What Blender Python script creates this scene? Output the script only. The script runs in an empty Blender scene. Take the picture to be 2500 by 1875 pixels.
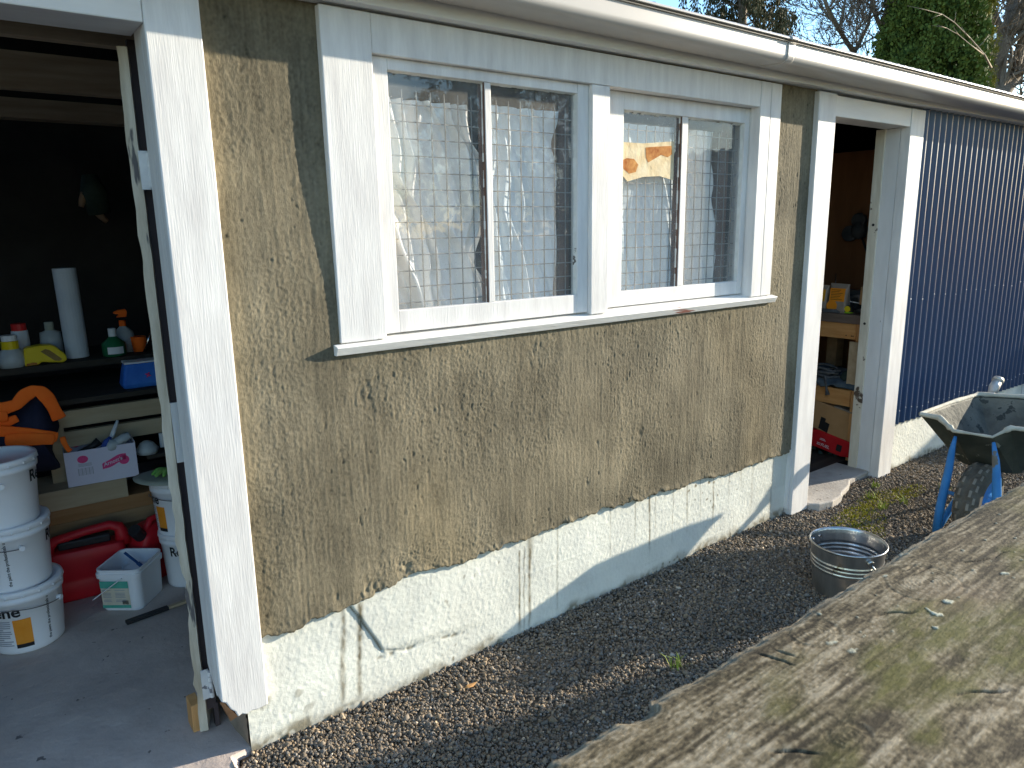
import bpy, math, random
import numpy as np
from mathutils import Vector, Matrix
rad = math.radians
random.seed(7)
sc = bpy.context.scene
COL = sc.collection

# ---------------------------------------------------------------- camera
CAM = Vector((0.0, -2.05, 0.0))
RW = np.array([[0.8009726255939427, -0.1392637589767246, 0.582278677683477],
               [-0.598482764827245, -0.15999044208253085, 0.7849977316189984],
               [-0.016162711835652793, -0.9772454471001178, -0.21149492397740555]])
FPX = 1766.52
cam_d = bpy.data.cameras.new("Camera"); cam = bpy.data.objects.new("Camera", cam_d); COL.objects.link(cam)
cam.matrix_world = Matrix(((RW[0, 0], -RW[0, 1], -RW[0, 2], CAM.x), (RW[1, 0], -RW[1, 1], -RW[1, 2], CAM.y),
                           (RW[2, 0], -RW[2, 1], -RW[2, 2], CAM.z), (0, 0, 0, 1)))
cam_d.sensor_width = 36; cam_d.lens = FPX / 2500 * 36
cam_d.clip_start = 0.02; cam_d.clip_end = 2000
cam_d.dof.use_dof = True; cam_d.dof.focus_distance = 3.0; cam_d.dof.aperture_fstop = 16.0
sc.camera = cam

# ---------------------------------------------------------------- sky, sun, exposure
SUN = Vector((3.7, -1.0, 0.98)).normalized()          # towards the sun
EL = math.asin(SUN.z); AZ = math.atan2(SUN.x, SUN.y)
world = bpy.data.worlds.new("World"); sc.world = world; world.use_nodes = True
wn = world.node_tree; wl = wn.links; wb = wn.nodes["Background"]
sky = wn.nodes.new("ShaderNodeTexSky"); sky.sky_type = 'NISHITA'; sky.sun_disc = False
sky.sun_elevation = EL; sky.sun_rotation = AZ; sky.air_density = 1.0; sky.dust_density = 0.3; sky.ozone_density = 1.8
tc = wn.nodes.new("ShaderNodeTexCoord"); cn = wn.nodes.new("ShaderNodeTexNoise")
cn.inputs["Scale"].default_value = 3.2; cn.inputs["Detail"].default_value = 6
cr = wn.nodes.new("ShaderNodeValToRGB"); cr.color_ramp.elements[0].position = 0.56; cr.color_ramp.elements[1].position = 0.70
cmix = wn.nodes.new("ShaderNodeMixRGB"); cmix.inputs[2].default_value = (4.6, 4.9, 5.3, 1)
wl.new(tc.outputs["Generated"], cn.inputs["Vector"]); wl.new(cn.outputs["Fac"], cr.inputs[0])
wl.new(cr.outputs[0], cmix.inputs[0]); hs = wn.nodes.new('ShaderNodeHueSaturation'); hs.inputs['Saturation'].default_value = 1.2
wl.new(sky.outputs[0], hs.inputs['Color']); wl.new(hs.outputs[0], cmix.inputs[1]); wl.new(cmix.outputs[0], wb.inputs[0])
wb.inputs[1].default_value = 0.135
sl = bpy.data.lights.new("Sun", 'SUN'); so = bpy.data.objects.new("Sun", sl); COL.objects.link(so)
sl.energy = 3.8; sl.angle = rad(0.5); sl.color = (1.0, 0.90, 0.73)
so.rotation_euler = SUN.to_track_quat('Z', 'Y').to_euler()
sc.view_settings.view_transform = 'Standard'; sc.view_settings.look = 'None'
sc.view_settings.exposure = 1.52; sc.view_settings.gamma = 1.0
sc.cycles.max_bounces = 10; sc.cycles.diffuse_bounces = 5; sc.cycles.transparent_max_bounces = 16

# ---------------------------------------------------------------- helpers
def ray(u, v):
    return Vector(RW @ np.array([u - 1250, v - 937.5, FPX]))
def Y(u, v, y):
    d = ray(u, v); return CAM + d * ((y - CAM.y) / d.y)
def Zp(u, v, z):
    d = ray(u, v); return CAM + d * ((z - CAM.z) / d.z)
def Xp(u, v, x):
    d = ray(u, v); return CAM + d * ((x - CAM.x) / d.x)

class MB:
    def __init__(self): self.v = []; self.f = []; self.m = []
    def add(self, vs, fs, mi=0):
        o = len(self.v); self.v += [tuple(p) for p in vs]
        self.f += [tuple(i + o for i in f) for f in fs]; self.m += [mi] * len(fs)
        return self
    def box(self, x0, x1, y0, y1, z0, z1, mi=0):
        vs = [(x, y, z) for z in (z0, z1) for y in (y0, y1) for x in (x0, x1)]
        return self.add(vs, [(0, 2, 3, 1), (4, 5, 7, 6), (0, 1, 5, 4), (2, 6, 7, 3), (0, 4, 6, 2), (1, 3, 7, 5)], mi)
    def beam(self, a, b, w, h, up=(0, 0, 1), mi=0):
        a = Vector(a); b = Vector(b); d = (b - a).normalized(); s = d.cross(Vector(up)).normalized(); t = s.cross(d)
        vs = []
        for p in (a, b):
            for i, j in ((-1, -1), (1, -1), (1, 1), (-1, 1)): vs.append(p + s * (w / 2 * i) + t * (h / 2 * j))
        return self.add(vs, [(0, 1, 2, 3), (7, 6, 5, 4), (0, 4, 5, 1), (1, 5, 6, 2), (2, 6, 7, 3), (3, 7, 4, 0)], mi)
    def tube(self, pts, r, n=8, caps=True, mi=0):
        pts = [Vector(p) for p in pts]; rs = r if hasattr(r, '__len__') else [r] * len(pts)
        vs = []; fs = []; u = None
        for i, p in enumerate(pts):
            d = (pts[min(i + 1, len(pts) - 1)] - pts[max(i - 1, 0)])
            d = d.normalized() if d.length > 1e-9 else Vector((0, 0, 1))
            if u is None:
                u = d.orthogonal().normalized()
            else:
                u = (u - d * u.dot(d)); u = u.normalized() if u.length > 1e-6 else d.orthogonal().normalized()
            w = d.cross(u)
            for k in range(n):
                a = 2 * math.pi * k / n; vs.append(p + (u * math.cos(a) + w * math.sin(a)) * rs[i])
        for i in range(len(pts) - 1):
            for k in range(n):
                k2 = (k + 1) % n; fs.append((i * n + k, i * n + k2, (i + 1) * n + k2, (i + 1) * n + k))
        if caps:
            fs.append(tuple(range(n - 1, -1, -1))); fs.append(tuple((len(pts) - 1) * n + k for k in range(n)))
        return self.add(vs, fs, mi)
    def lathe(self, prof, n=40, c=(0, 0, 0), mi=0, cap0=False, cap1=False):
        vs = []; fs = []
        for r, z in prof:
            for k in range(n):
                a = 2 * math.pi * k / n; vs.append((c[0] + r * math.cos(a), c[1] + r * math.sin(a), c[2] + z))
        for i in range(len(prof) - 1):
            for k in range(n):
                k2 = (k + 1) % n; fs.append((i * n + k, i * n + k2, (i + 1) * n + k2, (i + 1) * n + k))
        if cap0: fs.append(tuple(range(n - 1, -1, -1)))
        if cap1: fs.append(tuple((len(prof) - 1) * n + k for k in range(n)))
        return self.add(vs, fs, mi)
    def prism(self, poly, axis, a0, a1, mi=0):
        """poly: 2-D outline; extruded along axis 'x','y' or 'z' from a0 to a1"""
        def P(p, a): return {'x': (a, p[0], p[1]), 'y': (p[0], a, p[1]), 'z': (p[0], p[1], a)}[axis]
        n = len(poly); vs = [P(p, a0) for p in poly] + [P(p, a1) for p in poly]
        fs = [tuple(range(n)), tuple(range(2 * n - 1, n - 1, -1))] + [(i, i + n, (i + 1) % n + n, (i + 1) % n) for i in range(n)]
        return self.add(vs, fs, mi)

def link(name, mb, mat, parent=None, bevel=0, smooth=False, loc=None, solid=0, sub=0, fix=True):
    me = bpy.data.meshes.new(name)
    me.from_pydata(mb.v, [], mb.f)
    mats = mat if isinstance(mat, (list, tuple)) else [mat]
    for m in mats: me.materials.append(m)
    if len(mats) > 1: me.polygons.foreach_set("material_index", mb.m)
    if fix: bm_fix(me)
    if smooth: me.polygons.foreach_set("use_smooth", [True] * len(me.polygons))
    o = bpy.data.objects.new(name, me); COL.objects.link(o)
    if parent: o.parent = parent
    if loc: o.location = loc
    if solid:
        s = o.modifiers.new("solid", 'SOLIDIFY'); s.thickness = solid; s.offset = 0
    if bevel:
        b = o.modifiers.new("bevel", 'BEVEL'); b.width = bevel; b.segments = 2; b.limit_method = 'ANGLE'
    if sub:
        s = o.modifiers.new("sub", 'SUBSURF'); s.levels = sub; s.render_levels = sub
    return o
import bmesh
def bm_fix(me):
    b = bmesh.new(); b.from_mesh(me); bmesh.ops.recalc_face_normals(b, faces=b.faces); b.to_mesh(me); b.free()
def empty(name, label, cat, loc=(0, 0, 0), group=None):
    o = bpy.data.objects.new(name, None); o.empty_display_size = 0.1; o.location = loc; COL.objects.link(o)
    return tag(o, label, cat, group)
def tag(o, label, cat, group=None):
    o["label"] = label; o["category"] = cat
    if group: o["group"] = group
    return o
def copy_tree(o, parent=None):
    c = o.copy(); COL.objects.link(c)
    if parent: c.parent = parent
    for ch in list(o.children): copy_tree(ch, c)
    return c
def arr_mesh(name, V, F, mat, parent=None, col=None, smooth=True, fcol=None):
    """numpy mesh: V (n,3), F (m,k)"""
    me = bpy.data.meshes.new(name); n = len(V); m, k = F.shape
    me.vertices.add(n); me.vertices.foreach_set("co", np.ascontiguousarray(V, dtype=np.float32).ravel())
    me.loops.add(m * k); me.loops.foreach_set("vertex_index", np.ascontiguousarray(F, dtype=np.int32).ravel())
    me.polygons.add(m); me.polygons.foreach_set("loop_start", np.arange(0, m * k, k, dtype=np.int32))
    if smooth: me.polygons.foreach_set("use_smooth", np.ones(m, dtype=bool))
    me.update(calc_edges=True)
    if col is not None:
        a = me.color_attributes.new("Col", 'FLOAT_COLOR', 'POINT')
        c4 = np.ones((n, 4), dtype=np.float32); c4[:, :3] = col; a.data.foreach_set("color", c4.ravel())
    for mm in (mat if isinstance(mat, (list, tuple)) else [mat]): me.materials.append(mm)
    o = bpy.data.objects.new(name, me); COL.objects.link(o)
    if parent: o.parent = parent
    return o
def grid_faces(ny, nx, flip=False):
    i = np.arange(ny - 1)[:, None] * nx + np.arange(nx - 1)[None, :]
    q = np.stack([i, i + 1, i + nx + 1, i + nx], -1).reshape(-1, 4)
    return q[:, ::-1] if flip else q
RS = np.random.RandomState(11)
def fnoise(ny, nx, sy, sx):
    a = RS.randn(ny, nx); fy = np.fft.fftfreq(ny)[:, None]; fx = np.fft.rfftfreq(nx)[None, :]
    g = np.exp(-2 * (math.pi ** 2) * ((fy * sy) ** 2 + (fx * sx) ** 2))
    r = np.fft.irfft2(np.fft.rfft2(a) * g, s=(ny, nx)); r -= r.mean()
    return r / (r.std() + 1e-9)
def sstep(a, b, x):
    t = np.clip((x - a) / (b - a), 0, 1); return t * t * (3 - 2 * t)
def n1(x, scale, seed):
    r = np.random.RandomState(seed).randn(4096); t = np.asarray(x) * scale + 1000; i = np.floor(t).astype(int); f = t - i; f = f * f * (3 - 2 * f)
    return r[i % 4096] * (1 - f) + r[(i + 1) % 4096] * f

# ---------------------------------------------------------------- materials
def mat(name, c1, c2=None, scale=6.0, stretch=(1, 1, 1), rough=0.7, bump=0.0, bscale=60.0, bstretch=(1, 1, 1), metal=0.0,
        spots=None, spot_scale=30.0, spot_t=0.7, attr=False, spec=0.3, bdist=0.002, detail=6):
    m = bpy.data.materials.new(name); m.use_nodes = True; nt = m.node_tree; N = nt.nodes; L = nt.links
    b = N["Principled BSDF"]; b.inputs["Roughness"].default_value = rough; b.inputs["Metallic"].default_value = metal
    b.inputs["Specular IOR Level"].default_value = spec
    t = N.new("ShaderNodeTexCoord")
    def noise(s, st, d=detail):
        mp = N.new("ShaderNodeMapping"); mp.inputs["Scale"].default_value = st; L.new(t.outputs["Object"], mp.inputs["Vector"])
        n = N.new("ShaderNodeTexNoise"); n.inputs["Scale"].default_value = s; n.inputs["Detail"].default_value = d
        n.inputs["Roughness"].default_value = 0.6; L.new(mp.outputs[0], n.inputs["Vector"]); return n
    if attr:
        a = N.new("ShaderNodeAttribute"); a.attribute_name = "Col"; out = a.outputs["Color"]
        if c2 is not None:
            n = noise(scale, stretch); mx = N.new("ShaderNodeMixRGB"); mx.blend_type = 'MULTIPLY'; mx.inputs[0].default_value = 1
            r = N.new("ShaderNodeValToRGB"); r.color_ramp.elements[0].color = (*c1, 1); r.color_ramp.elements[1].color = (*c2, 1)
            r.color_ramp.elements[0].position = 0.3; r.color_ramp.elements[1].position = 0.7
            L.new(n.outputs["Fac"], r.inputs[0]); L.new(out, mx.inputs[1]); L.new(r.outputs[0], mx.inputs[2]); out = mx.outputs[0]
        L.new(out, b.inputs["Base Color"])
    elif c2 is None:
        b.inputs["Base Color"].default_value = (*c1, 1); out = None
    else:
        n = noise(scale, stretch); r = N.new("ShaderNodeValToRGB"); r.color_ramp.elements[0].color = (*c1, 1); r.color_ramp.elements[1].color = (*c2, 1)
        r.color_ramp.elements[0].position = 0.32; r.color_ramp.elements[1].position = 0.68
        L.new(n.outputs["Fac"], r.inputs[0]); out = r.outputs[0]
        if spots is not None:
            n2 = noise(spot_scale, bstretch, 4); r2 = N.new("ShaderNodeValToRGB"); r2.color_ramp.elements[0].position = spot_t; r2.color_ramp.elements[1].position = spot_t + 0.03
            L.new(n2.outputs["Fac"], r2.inputs[0]); mx = N.new("ShaderNodeMixRGB"); mx.inputs[2].default_value = (*spots, 1)
            L.new(r2.outputs[0], mx.inputs[0]); L.new(out, mx.inputs[1]); out = mx.outputs[0]
        L.new(out, b.inputs["Base Color"])
    if bump:
        n = noise(bscale, bstretch); bp = N.new("ShaderNodeBump"); bp.inputs["Strength"].default_value = bump; bp.inputs["Distance"].default_value = bdist
        L.new(n.outputs["Fac"], bp.inputs["Height"]); L.new(bp.outputs[0], b.inputs["Normal"])
    return m
WOODCHIP = (0.16, 0.11, 0.07)
M = {}
M['paint_v'] = mat('white_paint_upright', (0.60, 0.585, 0.575), (0.76, 0.75, 0.73), 7, (3, 3, 0.5), 0.5, 0.30, 38, (6, 6, 0.4), spots=WOODCHIP, spot_scale=9, spot_t=0.80, bdist=0.003)
M['paint_h'] = mat('white_paint_level', (0.66, 0.65, 0.635), (0.75, 0.745, 0.73), 5, (0.5, 3, 3), 0.5, 0.30, 38, (0.4, 6, 6), spots=WOODCHIP, spot_scale=9, spot_t=0.82, bdist=0.002)
M['paint_sill'] = mat('white_sill_paint', (0.72, 0.70, 0.66), (0.82, 0.81, 0.78), 7, (1, 3, 3), 0.55, 0.8, 40, (0.4, 3, 3), spots=(0.36, 0.15, 0.11), spot_scale=5, spot_t=0.62)
M['plaster'] = mat('fresh_cement_render', (0.72, 0.72, 0.72), (1.15, 1.13, 1.1), 3.2, rough=0.9, attr=True, bump=0.8, bscale=260, bstretch=(1.5, 1.5, 0.7), bdist=0.002, spec=0.15)
M['plinth'] = mat('cream_concrete_paint', (0.9, 0.9, 0.9), (1.06, 1.06, 1.04), 8, rough=0.75, attr=True, bump=0.5, bscale=220, bdist=0.002, spec=0.2)
M['gutter'] = mat('gloss_gutter', (0.50, 0.465, 0.425), (0.54, 0.505, 0.465), 2, rough=0.36, spec=0.4)
M['fascia'] = mat('fascia_paint', (0.70, 0.69, 0.66), (0.80, 0.79, 0.77), 4, (0.5, 4, 4), 0.55, 0.4, 60, (0.3, 4, 4))
M['roof'] = mat('dark_roof_iron', (0.035, 0.035, 0.045), (0.06, 0.06, 0.07), 5, rough=0.4, spec=0.5)
M['clad'] = mat('navy_corrugated_iron', (0.015, 0.044, 0.108), (0.020, 0.056, 0.132), 1.3, (1, 1, 0.4), 0.33, spec=0.55)
M['screw'] = mat('screw_zinc', (0.5, 0.55, 0.6), rough=0.3, metal=0.7)
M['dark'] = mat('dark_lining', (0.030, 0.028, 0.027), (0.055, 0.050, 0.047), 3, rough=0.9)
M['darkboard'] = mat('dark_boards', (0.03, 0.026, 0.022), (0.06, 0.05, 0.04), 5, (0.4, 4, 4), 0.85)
M['rafter'] = mat('old_rafter', (0.32, 0.24, 0.16), (0.46, 0.37, 0.26), 6, (0.5, 6, 6), 0.8)
M['ply'] = mat('brown_ply', (0.20, 0.085, 0.035), (0.28, 0.125, 0.055), 3, (3, 3, 0.6), 0.7)
M['pine'] = mat('orange_pine', (0.50, 0.235, 0.075), (0.66, 0.36, 0.14), 5, (0.7, 0.7, 6), 0.65, 0.3, 40, (0.6, 0.6, 6), spots=(0.16, 0.06, 0.02), spot_scale=4, spot_t=0.72)
M['pine_v'] = mat('orange_pine_upright', (0.48, 0.23, 0.08), (0.64, 0.36, 0.15), 5, (6, 6, 0.6), 0.65, 0.3, 40, (6, 6, 0.6), spots=(0.16, 0.06, 0.02), spot_scale=4, spot_t=0.73)
M['planklight'] = mat('pale_plank', (0.42, 0.32, 0.20), (0.52, 0.42, 0.28), 5, (0.5, 5, 5), 0.75)
M['plank'] = mat('brown_plank', (0.26, 0.165, 0.085), (0.36, 0.24, 0.13), 5, (0.5, 5, 5), 0.8, 0.3, 40, (0.4, 5, 5))
M['plankgrey'] = mat('greyed_plank', (0.22, 0.19, 0.15), (0.34, 0.30, 0.24), 5, (0.5, 5, 5), 0.85, 0.3, 40, (0.4, 5, 5))
M['benchtop'] = mat('grimy_bench_top', (0.10, 0.075, 0.06), (0.19, 0.14, 0.11), 6, (4, 0.6, 4), 0.7)
M['concrete'] = mat('old_concrete', (0.42, 0.35, 0.31), (0.60, 0.51, 0.45), 3.0, rough=0.9, bump=0.8, bscale=45, spots=(0.17, 0.15, 0.14), spot_scale=18, spot_t=0.68, bdist=0.004)
M['threshold'] = mat('threshold_concrete', (0.34, 0.31, 0.28), (0.48, 0.45, 0.41), 7, rough=0.9, bump=0.8, bscale=70, spots=(0.15, 0.13, 0.11), spot_scale=9, spot_t=0.66, bdist=0.004)
M['doorpaint'] = mat('flaking_door_edge', (0.42, 0.36, 0.27), (0.62, 0.56, 0.46), 9, (4, 4, 0.5), 0.6, 0.8, 30, (4, 4, 0.6), spots=(0.12, 0.11, 0.11), spot_scale=5, spot_t=0.64)
M['gapsliver'] = mat('dark_gap_and_sliver', (0.05, 0.038, 0.042), (0.08, 0.06, 0.065), 6, (4, 4, 0.5), 0.6)
M['hinge'] = mat('painted_hinge', (0.6, 0.6, 0.6), (0.75, 0.75, 0.74), 20, rough=0.5, spots=(0.2, 0.2, 0.22), spot_scale=22, spot_t=0.64)
M['bareend'] = mat('bare_rotten_end', (0.18, 0.09, 0.045), (0.34, 0.17, 0.08), 14, rough=0.9, bump=0.6, bscale=50)
M['rawcon'] = mat('raw_concrete_end', (0.20, 0.155, 0.115), (0.32, 0.255, 0.195), 10, rough=0.95, bump=0.8, bscale=60, spots=(0.62, 0.66, 0.66), spot_scale=7, spot_t=0.70)
M['pail'] = mat('white_pail_plastic', (0.84, 0.84, 0.86), (0.88, 0.88, 0.90), 4, rough=0.38, spec=0.45)
M['ink'] = mat('black_ink', (0.02, 0.02, 0.022), rough=0.5)
M['greyink'] = mat('grey_ink', (0.36, 0.36, 0.40), rough=0.5)
M['orange'] = mat('orange_label', (0.80, 0.27, 0.02), (0.86, 0.33, 0.04), 20, rough=0.5)
M['wire'] = mat('dark_wire', (0.14, 0.14, 0.15), rough=0.4, metal=0.6)
M['steel'] = mat('scuffed_steel', (0.42, 0.42, 0.415), (0.68, 0.675, 0.66), 7, (3, 3, 0.7), 0.28, 0.5, 30, spots=(0.22, 0.19, 0.15), spot_scale=7, spot_t=0.62, metal=0.95, bdist=0.0015)
M['bright'] = mat('bright_steel', (0.62, 0.62, 0.62), rough=0.22, metal=1.0)
M['redcan'] = mat('red_fuel_plastic', (0.48, 0.012, 0.02), (0.60, 0.02, 0.03), 7, rough=0.42, bump=0.3, bscale=30)
M['black'] = mat('black_plastic', (0.018, 0.018, 0.02), (0.03, 0.03, 0.032), 9, rough=0.5)
M['card'] = mat('brown_cardboard', (0.40, 0.235, 0.105), (0.47, 0.29, 0.14), 8, rough=0.85)
M['whitecard'] = mat('lilac_white_card', (0.66, 0.63, 0.74), (0.72, 0.69, 0.79), 5, rough=0.75)
M['pink'] = mat('pink_print', (0.70, 0.05, 0.20), (0.76, 0.08, 0.25), 30, rough=0.6)
M['hivis'] = mat('orange_hivis_cloth', (0.93, 0.13, 0.01), (1.0, 0.19, 0.02), 9, rough=0.8, bump=0.4, bscale=60)
M['navy'] = mat('navy_cloth', (0.012, 0.014, 0.035), (0.024, 0.026, 0.055), 9, rough=0.9, bump=0.5, bscale=30)
M['yellow'] = mat('yellow_plastic', (0.75, 0.55, 0.01), (0.82, 0.63, 0.03), 9, rough=0.35)
M['whiteplastic'] = mat('white_plastic', (0.72, 0.74, 0.76), (0.78, 0.80, 0.82), 9, rough=0.4)
M['greybottle'] = mat('cloudy_grey_plastic', (0.38, 0.42, 0.44), (0.5, 0.54, 0.55), 9, rough=0.35)
M['redcap'] = mat('red_cap', (0.62, 0.03, 0.03), rough=0.4)
M['green'] = mat('dark_green_plastic', (0.01, 0.13, 0.05), rough=0.4)
M['blue'] = mat('blue_bag', (0.02, 0.13, 0.55), (0.05, 0.22, 0.68), 8, rough=0.6)
M['paper'] = mat('pale_roll', (0.55, 0.60, 0.66), (0.66, 0.70, 0.75), 5, rough=0.6)
M['beige'] = mat('beige_label', (0.62, 0.55, 0.42), (0.70, 0.64, 0.52), 30, rough=0.6)
M['teal'] = mat('teal_label_band', (0.06, 0.36, 0.27), (0.12, 0.45, 0.35), 12, rough=0.6)
M['glove'] = mat('green_glove', (0.10, 0.32, 0.05), (0.32, 0.52, 0.16), 10, rough=0.8)
M['greycap'] = mat('grey_green_cap', (0.32, 0.34, 0.28), (0.42, 0.44, 0.37), 10, rough=0.8)
M['skinglove'] = mat('tan_glove', (0.35, 0.22, 0.15), (0.45, 0.30, 0.2), 10, rough=0.8)
M['bluetool'] = mat('dusty_blue', (0.045, 0.085, 0.12), (0.12, 0.15, 0.17), 14, rough=0.8)
M['greencloth'] = mat('dusty_dark_green', (0.025, 0.05, 0.045), (0.06, 0.09, 0.075), 12, rough=0.85)
M['rope'] = mat('grey_rope', (0.07, 0.075, 0.08), (0.14, 0.145, 0.15), 25, rough=0.8)
M['barrowblue'] = mat('blue_frame_paint', (0.035, 0.19, 0.50), (0.06, 0.26, 0.58), 9, (1, 1, 1), 0.4, spots=(0.16, 0.15, 0.13), spot_scale=7, spot_t=0.62)
M['tray'] = mat('cement_caked_tray', (0.025, 0.030, 0.023), (0.08, 0.08, 0.06), 5, rough=0.7, bump=0.7, bscale=28, spots=(0.26, 0.25, 0.20), spot_scale=11, spot_t=0.64, bdist=0.004)
M['trayin'] = mat('cement_caked_lining', (0.075, 0.073, 0.06), (0.22, 0.205, 0.16), 6, rough=0.9, bump=1.0, bscale=24, spots=(0.06, 0.06, 0.05), spot_scale=12, spot_t=0.56, bdist=0.008)
M['rimcem'] = mat('caked_rim', (0.42, 0.40, 0.33), (0.60, 0.57, 0.47), 12, rough=0.85, bump=1.0, bscale=40, spots=(0.12, 0.12, 0.1), spot_scale=9, spot_t=0.66, bdist=0.005)
M['tyre'] = mat('dusty_tyre', (0.15, 0.13, 0.105), (0.30, 0.27, 0.225), 12, rough=0.9, bump=0.5, bscale=50)
M['grip'] = mat('silver_grey_grip', (0.42, 0.40, 0.37), (0.62, 0.60, 0.56), 14, rough=0.35, metal=0.4)
M['wiremesh'] = mat('galvanised_wire', (0.16, 0.155, 0.14), (0.30, 0.29, 0.27), 20, rough=0.6, metal=0.2)
M['curtain'] = mat('grubby_white_curtain', (0.80, 0.80, 0.78), (0.90, 0.89, 0.87), 3, (2, 2, 0.7), 0.85, 0.3, 20)
M['curtainblue'] = mat('blue_grey_curtain', (0.66, 0.76, 0.82), (0.78, 0.85, 0.89), 3, (2, 2, 0.7), 0.85)
M['stud'] = mat('brown_stud', (0.11, 0.06, 0.045), (0.17, 0.10, 0.075), 6, (5, 5, 0.6), 0.8)
M['rust'] = mat('rust_stain', (0.30, 0.075, 0.008), (0.60, 0.30, 0.09), 34, rough=0.9)
M['stain'] = mat('yellowed_paper', (0.62, 0.47, 0.26), (0.76, 0.66, 0.47), 16, rough=0.9, bump=0.8, bscale=20, bdist=0.006)
M['putty'] = mat('cracked_putty', (0.60, 0.60, 0.56), (0.74, 0.74, 0.71), 20, rough=0.8, bump=1.0, bscale=50, spots=(0.10, 0.09, 0.08), spot_scale=12, spot_t=0.66)
M['ground'] = mat('damp_soil', (0.07, 0.054, 0.038), (0.15, 0.118, 0.08), 9, rough=0.95, bump=0.8, bscale=60, bdist=0.006)
M['stone'] = mat('gravel_stone', (0.8, 0.8, 0.8), (1.15, 1.15, 1.15), 60, rough=0.85, attr=True, spec=0.2)
M['wood'] = mat('weathered_timber', (0.75, 0.75, 0.75), (1.2, 1.2, 1.2), 160, (1, 3, 3), 0.85, 0.7, 300, (0.5, 1.6, 1.6), attr=True, bdist=0.0015, spec=0.2)
M['moss'] = mat('yellow_moss', (0.22, 0.20, 0.012), (0.42, 0.38, 0.04), 30, rough=0.95)
M['grass'] = mat('lush_grass', (0.20, 0.26, 0.03), (0.34, 0.40, 0.07), 9, rough=0.7)
M['bark'] = mat('grey_bark', (0.12, 0.095, 0.07), (0.24, 0.20, 0.155), 6, (3, 3, 1), 0.9)
M['twig'] = mat('pale_twig', (0.20, 0.16, 0.11), (0.34, 0.28, 0.20), 3, rough=0.8)
M['needle'] = mat('drooping_needles', (0.030, 0.036, 0.016), (0.11, 0.095, 0.042), 1.6, rough=0.8)
M['cypress'] = mat('cypress_green', (0.035, 0.075, 0.014), (0.150, 0.190, 0.030), 3.5, rough=0.8)
M['cypresssunlit'] = mat('sunlit_edge_cypress', (0.10, 0.115, 0.015), (0.28, 0.25, 0.03), 2.2, rough=0.8)  # sunlit yellow green of the right-hand edge put into the colour
M['fence'] = mat('grey_paling', (0.16, 0.13, 0.10), (0.27, 0.23, 0.18), 4, (4, 4, 0.5), 0.9)
M['mask'] = mat('grey_rubber', (0.04, 0.045, 0.05), (0.08, 0.085, 0.09), 12, rough=0.6)

def glass_mat():
    m = bpy.data.materials.new("dusty_glass"); m.use_nodes = True; nt = m.node_tree; N = nt.nodes; L = nt.links
    N.remove(N["Principled BSDF"]); out = N["Material Output"]
    tr = N.new("ShaderNodeBsdfTransparent"); tr.inputs[0].default_value = (1.0, 1.0, 1.0, 1)
    gl = N.new("ShaderNodeBsdfGlossy"); gl.inputs["Roughness"].default_value = 0.012
    df = N.new("ShaderNodeBsdfDiffuse"); df.inputs[0].default_value = (0.72, 0.71, 0.67, 1)
    geo = N.new("ShaderNodeNewGeometry"); dt = N.new("ShaderNodeVectorMath"); dt.operation = 'DOT_PRODUCT'
    L.new(geo.outputs["Incoming"], dt.inputs[0]); L.new(geo.outputs["Normal"], dt.inputs[1])
    def mth(op, a, b):                                  # Schlick reflectance of a thin pane, the same from both sides
        n = N.new("ShaderNodeMath"); n.operation = op
        for k, q in enumerate((a, b)):
            if q is None: continue
            if isinstance(q, float): n.inputs[k].default_value = q
            else: L.new(q, n.inputs[k])
        return n.outputs[0]
    co = mth('ABSOLUTE', dt.outputs["Value"], None); fr_o = mth('ADD', mth('MULTIPLY', mth('POWER', mth('SUBTRACT', 1.0, co), 5.0), 0.92), 0.08)
    m1 = N.new("ShaderNodeMixShader"); L.new(fr_o, m1.inputs[0]); L.new(tr.outputs[0], m1.inputs[1]); L.new(gl.outputs[0], m1.inputs[2])
    t = N.new("ShaderNodeTexCoord")
    def nz(s, st, lo, hi, d=6):
        mp = N.new("ShaderNodeMapping"); mp.inputs["Scale"].default_value = st; L.new(t.outputs["Object"], mp.inputs[0])
        n = N.new("ShaderNodeTexNoise"); n.inputs["Scale"].default_value = s; n.inputs["Detail"].default_value = d; L.new(mp.outputs[0], n.inputs["Vector"])
        r = N.new("ShaderNodeMapRange"); r.inputs[1].default_value = lo; r.inputs[2].default_value = hi; L.new(n.outputs["Fac"], r.inputs[0]); return r
    a = nz(5, (2, 2, 0.6), 0.25, 0.8); b = nz(140, (1, 1, 1), 0.66, 0.72, 2)
    a.inputs[3].default_value = 0.07; a.inputs[4].default_value = 0.24
    mx = N.new("ShaderNodeMath"); mx.operation = 'MAXIMUM'; mb_ = N.new("ShaderNodeMath"); mb_.operation = 'MULTIPLY'; mb_.inputs[1].default_value = 0.5
    L.new(b.outputs[0], mb_.inputs[0]); L.new(a.outputs[0], mx.inputs[0]); L.new(mb_.outputs[0], mx.inputs[1])
    bp = N.new("ShaderNodeBump"); bp.inputs["Strength"].default_value = 0.12; bp.inputs["Distance"].default_value = 0.01
    n3 = nz(9, (1, 1, 1), 0, 1, 2); L.new(n3.outputs[0], bp.inputs["Height"]); L.new(bp.outputs[0], gl.inputs["Normal"])
    m2 = N.new("ShaderNodeMixShader"); L.new(mx.outputs[0], m2.inputs[0]); L.new(m1.outputs[0], m2.inputs[1]); L.new(df.outputs[0], m2.inputs[2])
    L.new(m2.outputs[0], out.inputs[0]); return m
M['glass'] = glass_mat()

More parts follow.
